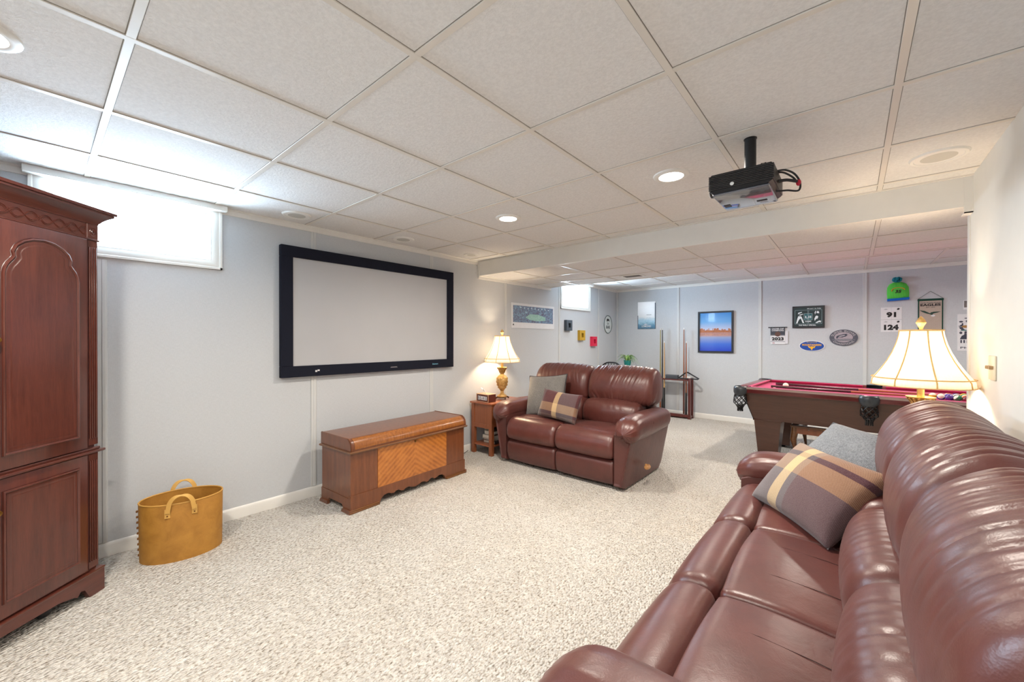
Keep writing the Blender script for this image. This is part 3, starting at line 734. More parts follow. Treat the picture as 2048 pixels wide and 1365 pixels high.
def sofa(name, label, loc, rz, n, sw, aw, ext, left_lever=False, seedbase=0):
    t = thing(name, label, 'sofa', loc, rz)
    W2_ = n*sw/2
    base = MB().box(-W2_, W2_, .07, .86, .05, .27, .01, 2).box(-W2_-.03, W2_+.03, .80, .93, .06, .86, .03, 3)
    part('frame', base, M_LEATHER_D, t)
    for k in range(n):
        x0 = -W2_+k*sw; x1 = x0+sw; g = .004
        # padded footrest panel below the seat
        fp = [(.028, .035), (.002, .06), (-.012, .14), (-.004, .215), (.025, .242), (.07, .240), (.085, .14), (.075, .04)]
        f = part('footrest', loft(fp, x0+g, x1-g, .03, .022, 24, 40, lambda u, x, y, z: .006*(1-u*u)), M_LEATHER_D, t)
        # rounded front roll of the seat
        rp = [(.0, .262), (-.028, .30), (-.032, .36), (-.012, .42), (.03, .463), (.085, .478), (.135, .470), (.155, .43), (.155, .33), (.12, .262), (.06, .25)]
        c = part('seat_cushion', loft(rp, x0+g, x1-g, .045, .035, 30, 56, roll_disp(seedbase+k)), M_LEATHER, t)
        sp_ = [(.152, .30), (.148, .40), (.158, .455), (.20, .468), (.32, .472), (.46, .462), (.58, .45), (.62, .40), (.60, .31), (.4, .29)]
        part('seat_panel', loft(sp_, x0+g, x1-g, .03, .022, 30, 64, seat_disp), M_LEATHER, c)
        for fx in (.30, .70):
            xx = x0+sw*fx
            part('seam', MB().tube([(xx, yy, zz) for yy, zz in ((.19, .4755), (.22, .4785), (.30, .4822), (.42, .4772), (.50, .469))], .0010, 5), M_THREAD, c)
            part('seam', MB().tube([(xx, yy, zz) for yy, zz in ((.0, .235), (-.008, .215), (-.017, .14), (-.003, .065))], .0012, 5), M_THREAD, f)
    # backs: wider than the seats at both ends
    tot = W2_+ext
    bounds = [-tot]+[-W2_+k*sw for k in range(1, n)]+[tot]
    for k in range(n):
        x0, x1 = bounds[k], bounds[k+1]; g = .003
        inner0 = max(x0, -W2_); inner1 = min(x1, W2_)
        lp = [(.52, .43), (.488, .47), (.478, .54), (.490, .60), (.525, .65), (.585, .675), (.68, .67), (.76, .62), (.76, .50), (.68, .42), (.58, .41)]
        lum = part('lumbar_cushion', loft(lp, inner0+g, inner1-g, .06, .045, 40, 60, back_disp(seedbase+k*3+1, .008, .72, .44, .022)), M_LEATHER, t)
        up = [(.70, .655), (.65, .645), (.605, .675), (.590, .74), (.594, .81), (.615, .885), (.655, .948), (.715, .992), (.775, 1.012), (.86, .99), (.925, .915), (.94, .80), (.92, .68), (.82, .63), (.74, .64)]
        part('back_pillow', loft(up, x0+g, x1-g, .07, .058, 96, 110, back_disp(seedbase+k*3+2, .013, 1.0, .655, .020)), M_LEATHER, t)
    # arms
    for sx in (-1, 1):
        xi = W2_+.002; xo = W2_+aw
        # side panel tapering towards the floor
        pv = []
        def ring(y, zb, zt_, xo_t, xo_b):
            return [(sx*xi, y, zb), (sx*xi, y, zt_), (sx*xo_t, y, zt_), (sx*(xo_t*.55+xo_b*.45), y, (zt_+zb)*.55), (sx*xo_b, y, zb)]
        secs = [ring(.0, .06, .46, xo-.055, xi+.055), ring(-.012, .04, .48, xo-.035, xi+.07), ring(.03, .02, .50, xo-.025, xi+.085), ring(.45, .02, .52, xo-.02, xi+.09), ring(.80, .02, .53, xo-.02, xi+.09), ring(.90, .06, .52, xo-.03, xi+.08)]
        V = [p for s_ in secs for p in s_]; Fc = [tuple(range(5)), tuple(range(29, 24, -1))]
        for i in range(5):
            for j in range(5): Fc.append((i*5+j, i*5+(j+1) % 5, (i+1)*5+(j+1) % 5, (i+1)*5+j))
        me = part('arm', MB().add(V, Fc), M_LEATHER_D, t)
        bv = me.modifiers.new('bevel', 'BEVEL'); bv.width = .018; bv.segments = 3; bv.limit_method = 'ANGLE'; bv.angle_limit = .5
        # pillow-top arm pad: section in x-z swept along y, curling down at the front
        NS = 46; MM = 44; V = []; Fc = []; cx_ = sx*((xi+xo)/2+.004); hw_ = (xo-xi)/2+.012
        rnd = random.Random(seedbase*7+sx)
        for i in range(NS):
            q = i/(NS-1); yy = -.055+q*.90
            # front rounding
            e = min(1, q/.13); s1 = math.sqrt(max(0.0, 1-(1-e)**2)); s1 = max(s1, .02)
            e2 = min(1, (1-q)/.08); s1 *= max(.3, math.sqrt(1-(1-e2)**2))
            zc = .545-.05*(1-min(1, q/.22))**2+.0*q; hh_ = .082+.012*math.sin(PI*min(1, q*1.2))
            for j in range(MM):
                a = 2*PI*j/MM; ca, sa = math.cos(a), math.sin(a)
                ex_ = abs(ca)**.82*(1 if ca > 0 else -1); ez_ = abs(sa)**.82*(1 if sa > 0 else -1)
                x = cx_+hw_*s1*ex_; z = zc+hh_*s1*ez_
                if sa < 0 and ex_*sx > 0: z -= .035*s1*(-ez_)          # hangs lower on the outside
                fz_ = max(0, 1-q/.30)
                w_ = -.011*fz_*(1-abs(math.sin(a*7.5+q*6)))**2
                x += ca*w_; z += sa*w_
                V.append((x, yy, z))
        for i in range(NS-1):
            for j in range(MM): Fc.append((i*MM+j, i*MM+(j+1) % MM, (i+1)*MM+(j+1) % MM, (i+1)*MM+j))
        Fc += [tuple(range(MM)), tuple((NS-1)*MM+j for j in range(MM))]
        pad = part('arm_pad', MB().add(V, Fc), M_LEATHER, t, smooth=75)
        part('seam', MB().tube([(cx_+(hw_+.001)*math.cos(a)*1.0, .34, .545+.094*math.sin(a)) for a in np.linspace(0.05, PI-.05, 16)], .0016, 5), M_THREAD, pad)
    # wooden recliner lever on the outer right side
    xo = W2_+aw-.03
    part('recliner_lever', MB().lathe([(.001, 0), (.010, 0), (.010, .03), (.001, .03)], 12, (xo-.025, .33, .17), 'x').tube(smooth_open([(xo+.005, .33, .17), (xo+.025, .29, .172), (xo+.030, .24, .180), (xo+.032, .20, .190)], 4), [.013, .013, .014, .014, .015, .016, .017, .018, .019, .020, .020, .019, .012], 10), plain('lever_wood', (190, 140, 88), .4, var=.1), t, 'light wooden recliner lever')
    return t
sofa('loveseat', 'two-seat burgundy leather reclining loveseat beside the small end table', (1.23, 3.02, 0), 0, 2, .61, .20, .10, seedbase=3)
sofa('sofa', 'long three-seat burgundy leather reclining sofa in the right foreground', (2.915, 1.58, 0), -PI/2, 3, .61, .205, .10, seedbase=11)

# ---------------------------------------------------------------- throw pillows
def pillow_mesh(w_, h_, th, n=36, pinch=.085, seed=0):
    rnd = random.Random(seed); V = []; Fc = []
    ph = [rnd.uniform(0, 6) for _ in range(6)]
    def pos(i, j, side):
        u = -1+2*i/n; v = -1+2*j/n
        px = u*w_/2*(1-pinch*(1-v*v)*abs(u)**4); pz = v*h_/2*(1-pinch*(1-u*u)*abs(v)**4)
        k = ((1-u**2)*(1-v**2))
        t_ = th/2*(max(0, k))**.42*(1+.05*math.sin(3*u+ph[0])*math.sin(3*v+ph[1]))
        wr = .004*math.sin(9*u+4*v+ph[2])*max(0, k)**.3*(abs(u)+abs(v))/2
        return (px, side*(t_+wr), pz)
    idx = {}
    for side in (-1, 1):
        for i in range(n+1):
            for j in range(n+1):
                if i in (0, n) or j in (0, n):
                    if (i, j) in idx: idx[(side, i, j)] = idx[(i, j)]; continue
                    idx[(i, j)] = len(V); idx[(side, i, j)] = len(V); V.append((pos(i, j, 0)[0], 0, pos(i, j, 0)[2]))
                else: idx[(side, i, j)] = len(V); V.append(pos(i, j, side))
        for i in range(n):
            for j in range(n): Fc.append(tuple(idx[(side, a, b)] for a, b in ((i, j), (i+1, j), (i+1, j+1), (i, j+1))))
    edge = [V[idx[(i, 0)]] for i in range(n)]+[V[idx[(n, j)]] for j in range(n)]+[V[idx[(n-i, n)]] for i in range(n)]+[V[idx[(0, n-j)]] for j in range(n)]
    return MB().add(V, Fc), edge
def plaid(w_, h_, stripe_x, bands, name):
    mt, nt, bs, N, L = nodes(name); t0 = N.new('ShaderNodeTexCoord'); sp = N.new('ShaderNodeSeparateXYZ'); L.new(t0.outputs['Object'], sp.inputs[0])
    def nrm(o, s_):
        a = N.new('ShaderNodeMath'); a.operation = 'MULTIPLY_ADD'; L.new(o, a.inputs[0]); a.inputs[1].default_value = 1/s_; a.inputs[2].default_value = .5; return a.outputs[0]
    X = nrm(sp.outputs[0], w_); Z = nrm(sp.outputs[2], h_)
    cx_ = ramp(nt, X, stripe_x, 'CONSTANT'); cz_ = ramp(nt, Z, bands, 'CONSTANT')
    # twill: weave of warp and weft colours
    wv = N.new('ShaderNodeTexWave'); wv.bands_direction = 'DIAGONAL'; wv.inputs['Scale'].default_value = 90; L.new(tc(nt, (1, 0, 1)), wv.inputs['Vector'])
    c = mixc(nt, .5, cx_, cz_)
    tw = mixc(nt, ramp(nt, wv.outputs['Fac'], [(.45, (.25, .25, .25, 1)), (.55, (.75, .75, .75, 1))]), cx_, cz_)
    c = mixc(nt, .6, c, tw)
    n_ = noise(nt, tc(nt), 300, 3); c = mixc(nt, .10, c, ramp(nt, n_, [(.3, (.02, .02, .02, 1)), (.7, (.5, .45, .4, 1))]))
    L.new(c, bs.inputs['Base Color']); bump(nt, n_, bs, .4, .003); bs.inputs['Roughness'].default_value = .95; bs.inputs['Sheen Weight'].default_value = .3; bs.inputs['Specular IOR Level'].default_value = .1
    return mt
CRM = lin((232, 202, 150)); TAN = lin((178, 142, 106)); PLM = lin((84, 34, 42)); GRY = lin((102, 94, 98)); DKP = lin((62, 40, 52)); TPE = lin((112, 94, 84))
def place_pillow(name, label, w_, h_, th, mat, ex, ez, c, pipe=None, seed=0, group=None):
    mb, edge = pillow_mesh(w_, h_, th, seed=seed); o = build(name, mb, mat, smooth=80); tag(o, label, 'pillow', group)
    basis(o, ex, ez, c)
    if pipe: part('piping', MB().tube(edge, .006, 7, True), pipe, o)
    return o
place_pillow('throw_pillow', 'square grey linen pillow with dark piping on the loveseat', .49, .46, .17, M_GREYF, (1, .05, .10), (-.16, .32, 1), (.85, 3.41, .685), M_PIPING, 1)
pl1 = plaid(.48, .30, [(0, GRY), (.12, PLM), (.44, CRM), (.56, GRY), (.95, PLM)], [(0, TPE), (.14, DKP), (.24, TAN), (.46, TAN), (.52, PLM)], 'plaid_brown')
place_pillow('lumbar_pillow', 'small brown plaid lumbar pillow in front of the grey one on the loveseat', .50, .30, .15, pl1, (1, -.10, -.06), (0, .35, 1), (1.12, 3.26, .622), None, 2)
pl2 = plaid(.54, .36, [(0, GRY), (.30, CRM), (.42, GRY), (.50, PLM)], [(0, GRY), (.50, TAN), (.76, DKP), (.84, TAN)], 'plaid_plum')
place_pillow('lumbar_pillow', 'plum and tan plaid pillow leaning on the far seat of the long sofa', .54, .385, .18, pl2, (.316, -.404, 0), (.10, .22, .24), (3.27, 2.10, .62), None, 4)
place_pillow('throw_pillow', 'light grey square pillow behind the plaid one against the far arm of the sofa', .44, .42, .17, M_GREYF2, (.28, -.20, -.03), (.09, .24, .19), (3.40, 2.36, .70), plain('grey_piping', (88, 92, 98), .9), 5)

# ---------------------------------------------------------------- end tables
def end_table(label, loc, W_, D_, H_, rz=0, z_shelf=.11):
    t = thing('end_table', label, 'end table', loc, rz)
    part('tabletop', bx(-W_/2-.012, W_/2+.012, -.012, D_+.012, H_-.02, H_, .004, 2), M_OAKY_T, t)
    for x0 in (-W_/2, W_/2-.045):
        for y0 in (0, D_-.045): part('leg', bx(x0, x0+.045, y0, y0+.045, 0, H_-.02, .003, 1), M_OAKY, t)
    part('case', MB().box(-W_/2+.045, W_/2-.045, .01, D_-.01, H_-.27, H_-.02).box(-W_/2+.008, W_/2-.008, .045, D_-.045, H_-.27, H_-.02), M_OAKY, t)
    part('rail', bx(-W_/2+.045, W_/2-.045, .004, .03, H_-.29, H_-.245, .002, 1), M_OAKY, t)
    part('shelf', bx(-W_/2+.01, W_/2-.01, .01, D_-.01, z_shelf-.015, z_shelf, .002, 1), M_OAKY_T, t)
    return t
end_table('small reddish end table with open shelf between chest and loveseat', (.205, 3.055, 0), .32, .56, .588)
end_table('reddish end table mostly hidden behind the far arm of the long sofa', (3.56, 2.83, 0), .60, .42, .60)
# books on the lower shelf
bk = [((.23, .17), .030, (70, 60, 60)), ((.23, .16), .022, (225, 222, 215)), ((.24, .17), .036, (230, 228, 222)), ((.225, .16), .018, (90, 66, 60)), ((.22, .15), .030, (228, 224, 218)), ((.21, .15), .020, (60, 50, 52))]
z = .1105
nm = ['dark magazine at the very bottom of the stack on the end table shelf', 'thin white book second from the bottom of the shelf stack', 'thick white book in the middle of the shelf stack', 'thin brown book above the thick white one in the shelf stack', 'cream book second from the top of the shelf stack', 'dark covered book on top of the shelf stack']
M_PAGES = plain('book_pages', (226, 222, 210), .8, var=.05, vscale=300)
for k, ((bw, bd), bh, rgb) in enumerate(bk):
    t = thing('book', nm[k], 'book', (.232-.008*(k % 3), 3.27+.01*(k % 2), z), math.radians([2, -4, 3, -2, 5, -3][k]), 'books stacked on the end table shelf')
    part('cover', MB().box(-bd/2, bd/2, -bw/2, bw/2, 0, .0025).box(-bd/2, bd/2, -bw/2, bw/2, bh-.0025, bh).box(bd/2-.003, bd/2, -bw/2, bw/2, 0, bh), plain('book_cover_%d' % k, rgb, .5), t)
    part('pages', bx(-bd/2+.002, bd/2-.003, -bw/2+.002, bw/2-.002, .0025, bh-.0025), M_PAGES, t); z += bh+.0004
# lamps
def shade_mat():
    mt = bpy.data.materials.new('shade_fabric'); mt.use_nodes = True; nt = mt.node_tree; nt.nodes.clear(); N = nt.nodes; L = nt.links
    o = N.new('ShaderNodeOutputMaterial'); d = N.new('ShaderNodeBsdfDiffuse'); tr = N.new('ShaderNodeBsdfTranslucent'); mx = N.new('ShaderNodeMixShader')
    co = tc(nt, (1, 1, .05)); n_ = noise(nt, co, 200, 3)
    c = ramp(nt, n_, [(.3, lin((246, 242, 234))), (.7, lin((252, 250, 245)))])
    L.new(c, d.inputs[0]); L.new(c, tr.inputs[0]); mx.inputs[0].default_value = .6
    L.new(d.outputs[0], mx.inputs[1]); L.new(tr.outputs[0], mx.inputs[2]); L.new(mx.outputs[0], o.inputs[0]); return mt
M_SHADE = shade_mat()
def lamp_base_mat():
    mt, nt, bs, N, L = nodes('antique_gold_resin'); co = tc(nt)
    v = N.new('ShaderNodeTexVoronoi'); v.inputs['Scale'].default_value = 60; L.new(co, v.inputs['Vector']); n_ = noise(nt, co, 25, 5)
    c = ramp(nt, n_, [(.3, lin((140, 100, 48))), (.55, lin((196, 158, 92))), (.75, lin((222, 196, 142)))])
    L.new(c, bs.inputs['Base Color']); bs.inputs['Roughness'].default_value = .45; bs.inputs['Metallic'].default_value = .2
    bump(nt, v.outputs['Distance'], bs, .3, .006); return mt
M_LBASE = lamp_base_mat(); M_BRONZE = plain('dark_bronze', (84, 58, 34), .45, metal=.4)
M_ARM = plain('lamp_metal', (200, 170, 110), .35, metal=.8); M_BULB = emis('lit_bulb', (1, .85, .6), 30)
def table_lamp(label, x, y, z0, spin=0):
    t = thing('table_lamp', label, 'lamp', (x, y, z0), spin); t.scale = (1, 1, 1.09)
    ft = MB()
    for k in range(4):
        a = k*PI/2+PI/4; ca, sa = math.cos(a), math.sin(a)
        ft.tube([(ca*.02, sa*.02, .022), (ca*.06, sa*.06, .024), (ca*.078, sa*.078, .018), (ca*.082, sa*.082, .012), (ca*.088, sa*.088, .0105)], [.010, .009, .009, .008, .009], 7)
    part('stand', ft.lathe([(.001, .016), (.05, .016), (.05, .026), (.001, .026)], 24), M_BRONZE, t)
    part('foot', MB().lathe([(.001, .022), (.058, .024), (.062, .034), (.052, .042), (.036, .052), (.026, .062), (.02, .066), (.001, .066)], 32), M_LBASE, t)
    prof = [(.001, .06), (.02, .062), (.022, .076), (.018, .084), (.024, .094), (.042, .120), (.058, .150), (.067, .185), (.068, .212), (.062, .238), (.046, .256), (.028, .266), (.022, .274), (.026, .282), (.030, .300), (.036, .318), (.046, .334), (.060, .343), (.062, .347), (.001, .340)]
    urn = part('urn', MB().lathe(prof, 40), M_LBASE, t)
    lv = MB()
    for ring, (zz, rr, hh_) in enumerate(((.222, .066, .020), (.190, .068, .018), (.158, .062, .017), (.128, .048, .014))):
        for k in range(12):
            a = 2*PI*(k+.5*(ring % 2))/12; c, s_ = math.cos(a), math.sin(a)
            lv.tube([(c*rr-s_*.010*math.sin(q), s_*rr+c*.010*math.sin(q), zz+hh_*.62*math.cos(q)) for q in np.linspace(0, 2*PI, 9)[:-1]], .0024, 5, True)
    for k in range(16):
        a = 2*PI*k/16; c, s_ = math.cos(a), math.sin(a)
        lv.tube([(c*.030, s_*.030, .288), (c*.036, s_*.036, .306), (c*.045, s_*.045, .326), (c*.058, s_*.058, .340)], [.0028, .0036, .0048, .0045], 5)
    part('carved_leaves', lv, M_LBASE, urn)
    part('neck', MB().lathe([(.001, .338), (.016, .338), (.016, .41), (.010, .415), (.006, .45), (.001, .45)], 16), M_ARM, t)
    part('bulb', MB().sphere((0, 0, .52), .028, 14, 10, (1, 1, 1.25)), M_BULB, t)
    hp = MB()
    for sg in (-1, 1): hp.tube(smooth_open([(sg*.012, 0, .43), (sg*.05, 0, .47), (sg*.055, 0, .56), (sg*.03, 0, .66), (0, 0, .695)], 4), .0022, 6)
    part('harp', hp, M_ARM, t)
    zb, zt_ = .405, .690; n = 64
    bell = [(0, .212), (.10, .208), (.16, .196), (.30, .168), (.45, .142), (.60, .121), (.75, .105), (.9, .094), (1, .090)]
    sv = []; R = []
    for f, r in bell: R.append((r, zb+.0+(zt_-zb)*f))
    shade = MB()
    for i in range(n):
        a = 2*PI*i/n; k = 1-.012*(1-abs(math.cos(a*4)))
        for r, zz in R: sv.append((r*k*math.cos(a), r*k*math.sin(a), zz))
    m_ = len(R); shade.add(sv, [(i*m_+j, (i+1) % n*m_+j, (i+1) % n*m_+j+1, i*m_+j+1) for i in range(n) for j in range(m_-1)])
    so = part('shade', shade, M_SHADE, t, smooth=80)
    sm = so.modifiers.new('thickness', 'SOLIDIFY'); sm.thickness = .0012
    tr = MB()
    for k in range(8):
        a = 2*PI*k/8+PI/8*0; tr.tube([(r*1.004*math.cos(a), r*1.004*math.sin(a), zz) for r, zz in R], .0034, 6)
    for rr, zz, q in ((.2125, zb, .0022), (.209, zb+(zt_-zb)*.14, .003), (.090, zt_, .0038)):
        tr.tube([(rr*math.cos(2*PI*i/48), rr*math.sin(2*PI*i/48), zz) for i in range(48)], q, 6, True)
    part('shade_braid', tr, M_GOLDTRIM, so)
    sp_ = MB()
    for k in range(3):
        a = 2*PI*k/3; sp_.tube([(0, 0, zt_-.004), (.09*math.cos(a), .09*math.sin(a), zt_-.002)], .0018, 5)
    part('spider', sp_, M_ARM, t)
    part('finial', MB().lathe([(.001, .688), (.008, .690), (.008, .700), (.014, .716), (.022, .730), (.020, .734), (.018, .742), (.010, .754), (.001, .764)], 20), M_LBASE, t)
    l = bpy.data.lights.new('bulb_light', 'POINT'); l.energy = P_LAMP; l.color = (1, .76, .51); l.shadow_soft_size = .05
    lo = bpy.data.objects.new('bulb_light', l); lo.location = (x, y, z0+.59); COL.objects.link(lo)
table_lamp('lit table lamp with carved gold urn base on the small end table by the chest', .215, 3.40, .588, .39)
table_lamp('large lit table lamp with cream bell shade standing behind the long sofa', 3.70, 3.03, .60, .2)
# tissue box with letter board
t = thing('tissue_box', 'dark wooden tissue box whose letter tiles spell BEARS', 'tissue box', (.195, 3.085, .588), math.radians(-4))
part('box', bx(-.098, .098, 0, .12, 0, .086, .003, 1), plain('dark_red_wood', (92, 44, 34), .4), t)
part('edge_frame', MB().box(-.101, .101, -.003, .002, -.0, .005).box(-.101, .101, -.003, .002, .083, .088).box(-.101, -.096, -.003, .002, .005, .083).box(.096, .101, -.003, .002, .005, .083).box(-.101, .101, 0, .122, .0855, .089), plain('tissue_box_edge', (196, 160, 128), .5), t)
for k, ch in enumerate('BEARS'):
    xx = -.060+k*.030; q = part('letter_tile', bx(xx-.0135, xx+.0135, -.004, 0, .022, .064, .001, 1), M_PAPER, t)
    text(ch, M_INK, q, xx, .043, .019, .032, -.0046, .015)
tis = MB(); V = []; Fc = []
for i in range(9):
    for j in range(7):
        u = i/8; v = j/6; V.append((-.02+.06*(v-.5)*u*1.2+.01*math.sin(5*u)-.03*u, .06+.02*math.sin(6*v)*u, .082+.062*u+.008*math.cos(9*v)*u))
Fc = [(i*7+j, (i+1)*7+j, (i+1)*7+j+1, i*7+j+1) for i in range(8) for j in range(6)]
part('tissue', MB().add(V, Fc), M_PAPER, t, smooth=80)
# power cord
build_ = MB().tube(smooth_open([(.03, 3.02, .02), (.035, 2.96, .006), (.02, 2.90, .004), (.035, 2.84, .004), (.014, 2.80, .02)], 6), .003, 6)
tag(build('power_cord', build_, M_BLACK), 'thin black cord on the carpet beside the small end table', 'cord')

# ---------------------------------------------------------------- wall art, left wall
def noise_picture(name, cols, scale=18, dist=1.5):
    mt, nt, bs, N, L = nodes(name); n_ = noise(nt, tc(nt), scale, 8, .75, dist); L.new(ramp(nt, n_, cols), bs.inputs['Base Color']); bs.inputs['Roughness'].default_value = .45; return mt
t = left_wall('stadium_poster', 'wide poster of a packed football stadium at night on the left wall', 'poster', 4.31, 1.617)
part('sheet', bx(-.495, .495, -.006, 0, -.167, .167, .001, 1), M_PAPER, t)
part('crowd_print', bx(-.46, .46, -.0068, -.006, -.09, .135), noise_picture('crowd_print', [(.32, lin((52, 48, 66))), (.44, lin((104, 94, 118))), (.54, lin((104, 140, 170))), (.66, lin((186, 212, 222)))], 30), t)
part('pitch_print', plate([(-.20, -.02), (-.10, .03), (.08, .03), (.26, .0), (.27, -.05), (.05, -.062), (-.10, -.05)], -.0076, -.0068), noise_picture('pitch_print', [(.35, lin((120, 164, 154))), (.7, lin((176, 216, 202)))], 14), t)
fl = MB()
for k in range(9): fl.add([(v[0], v[1], v[2]) for v in plate(ell(-.30+k*.08, .112-.004*(k % 3), .012, .008, 12), -.0076, -.0068).v], plate(ell(0, 0, 1, 1, 12), 0, 1).f)
part('floodlight_print', fl, plain('flood_white', (214, 228, 236), .5), t)
part('small_emblem', MB().add(*(lambda p: (p.v, p.f))(plate([(-.47, -.13), (-.435, -.13), (-.452, -.105)], -.0068, -.006))), M_INK, t)
def cube_frame(label, y, z, rgb, dark):
    t = left_wall('shadow_box', label, 'wall box', y, z, 'three small square wall boxes')
    m_ = plain('box_paint_%d' % rgb[0], rgb, .5)
    s_ = .082; q = .034
    f = MB()
    f.box(-s_, -q, -.05, 0, -s_, s_, .002, 1); f.box(q, s_, -.05, 0, -s_, s_, .002, 1); f.box(-q, q, -.05, 0, q, s_, .002, 1); f.box(-q, q, -.05, 0, -s_, -q, .002, 1)
    part('frame', f, m_, t); part('inner_back', bx(-q-.002, q+.002, -.012, -.004, -q-.002, q+.002), plain('box_inner_%d' % rgb[0], dark, .6), t)
    fg = MB(); fg.box(-.012, .012, -.03, -.012, -.028, .006, .003, 1).sphere((0, -.022, .014), .009, 10, 8)
    part('figurine', fg, plain('box_figure_%d' % rgb[0], tuple(min(255, c+40) for c in dark), .5), t)
cube_frame('dark slate square wall box, highest of the three', 5.165, 1.518, (74, 84, 94), (40, 50, 58))
cube_frame('mustard yellow square wall box, middle of the three', 5.565, 1.366, (196, 156, 42), (70, 56, 16))
cube_frame('bright red square wall box, lowest of the three', 5.97, 1.266, (218, 34, 74), (96, 12, 22))
t = left_wall('bear_sign', 'white oval sign with a dark ring and small bear in the far left corner', 'sign', 6.53, 1.573)
part('plate', plate(ell(0, 0, .155, .165), -.008, 0), plain('sign_white', (214, 222, 222), .5), t)
rg = MB().tube([(a, -.009, b) for a, b in ell(0, 0, .150, .160, 40)], .008, 6, True)
part('ring', rg, plain('ring_grey', (104, 116, 118), .6), t)
part('bear_shape', plate([(-.05, .06), (-.045, .095), (-.02, .105), (.02, .10), (.045, .085), (.05, .055), (.035, .05), (.03, .065), (-.015, .065), (-.02, .05), (-.035, .05)], -.010, -.008), M_INK, t)
text('CHICAGO' if False else 'DA', M_DKNAVY, t, 0, .015, .06, .04, -.0092, .02)
text('BEARS', M_DKNAVY, t, 0, -.05, .15, .055, -.0092, .03)

# ---------------------------------------------------------------- wall art, far wall
# lake poster
t = far_wall('mountain_lake_poster', 'glossy blue poster of a misty lake hanging left of the cue rack', 'poster', .574, 1.733)
mt, nt, bs, N, L = nodes('lake_print'); t0 = N.new('ShaderNodeTexCoord'); sp = N.new('ShaderNodeSeparateXYZ'); L.new(t0.outputs['Object'], sp.inputs[0])
a_ = N.new('ShaderNodeMath'); a_.operation = 'MULTIPLY_ADD'; a_.inputs[1].default_value = 2.0; a_.inputs[2].default_value = .5; L.new(sp.outputs[2], a_.inputs[0])
n_ = noise(nt, tc(nt, (1, 1, 2)), 12, 6, .7, 1); ad = N.new('ShaderNodeMath'); ad.operation = 'MULTIPLY_ADD'; L.new(n_, ad.inputs[0]); ad.inputs[1].default_value = .35; L.new(a_.outputs[0], ad.inputs[2])
L.new(ramp(nt, ad.outputs[0], [(.12, lin((62, 78, 88))), (.30, lin((92, 140, 172))), (.45, lin((170, 212, 232))), (.62, lin((236, 242, 246))), (1, lin((250, 250, 252)))]), bs.inputs['Base Color']); bs.inputs['Roughness'].default_value = .15
part('sheet', bx(-.162, .162, -.008, 0, -.245, .245, .002, 1), mt, t)
part('edge_strip', MB().box(-.163, -.153, -.0085, 0, -.246, .0).box(.152, .163, -.0085, 0, -.246, .22), plain('poster_edge', (60, 80, 100), .5), t)
part('shoreline_print', MB().box(.0, .09, -.0088, -.008, .005, .011), M_DKNAVY, t)
text('LOMOND', M_PAPER, t, .0, -.195, .17, .032, -.0088, .03)
part('peak_mark', plate([(-.06, -.172), (-.01, -.150), (.01, -.160), (.05, -.152), (.0, -.168)], -.0088, -.008), M_PAPER, t)
# skyline picture
t = far_wall('skyline_picture', 'black framed picture of an orange city skyline over blue water', 'picture', 1.713, 1.422)
fw = .026; W_, H_ = .262, .335
part('frame', MB().box(-W_, W_, -.028, 0, H_-fw, H_, .002, 1).box(-W_, W_, -.028, 0, -H_, -H_+fw, .002, 1).box(-W_, -W_+fw, -.028, 0, -H_+fw, H_-fw, .002, 1).box(W_-fw, W_, -.028, 0, -H_+fw, H_-fw, .002, 1), plain('black_frame', (38, 44, 52), .4), t)
mt, nt, bs, N, L = nodes('skyline_print'); t0 = N.new('ShaderNodeTexCoord'); sp = N.new('ShaderNodeSeparateXYZ'); L.new(t0.outputs['Object'], sp.inputs[0])
a_ = N.new('ShaderNodeMath'); a_.operation = 'MULTIPLY_ADD'; a_.inputs[1].default_value = 1/.64; a_.inputs[2].default_value = .5; L.new(sp.outputs[2], a_.inputs[0])
L.new(ramp(nt, a_.outputs[0], [(0, lin((48, 74, 196))), (.2, lin((78, 118, 214))), (.36, lin((146, 166, 208))), (.42, lin((196, 150, 136))), (.5, lin((206, 156, 132))), (.56, lin((190, 200, 226))), (.75, lin((110, 170, 226))), (1, lin((70, 140, 214)))]), bs.inputs['Base Color']); bs.inputs['Roughness'].default_value = .12; bs.inputs['Coat Weight'].default_value = .6
part('print', bx(-W_+fw-.002, W_-fw+.002, -.012, -.006, -H_+fw-.002, H_-fw+.002), mt, t)
sk = MB(); rr = random.Random(5); x = -W_+fw+.001
while x < W_-fw-.014:
    w_ = rr.uniform(.008, .018); h_ = rr.uniform(.02, .062); sk.box(x, x+w_, -.0128, -.012, .0, h_); sk.mi = 1; sk.box(x, x+w_, -.0126, -.012, -.008-h_*.9, -.008); sk.mi = 0; x += w_+.001
sk.box(-W_+fw, W_-fw, -.0127, -.012, -.008, .006)
part('skyline_shapes', sk, [noise_picture('orange_city', [(.3, lin((120, 66, 44))), (.7, lin((206, 130, 84)))], 60), noise_picture('orange_reflection', [(.3, lin((150, 112, 112))), (.7, lin((196, 150, 140)))], 40)], t)
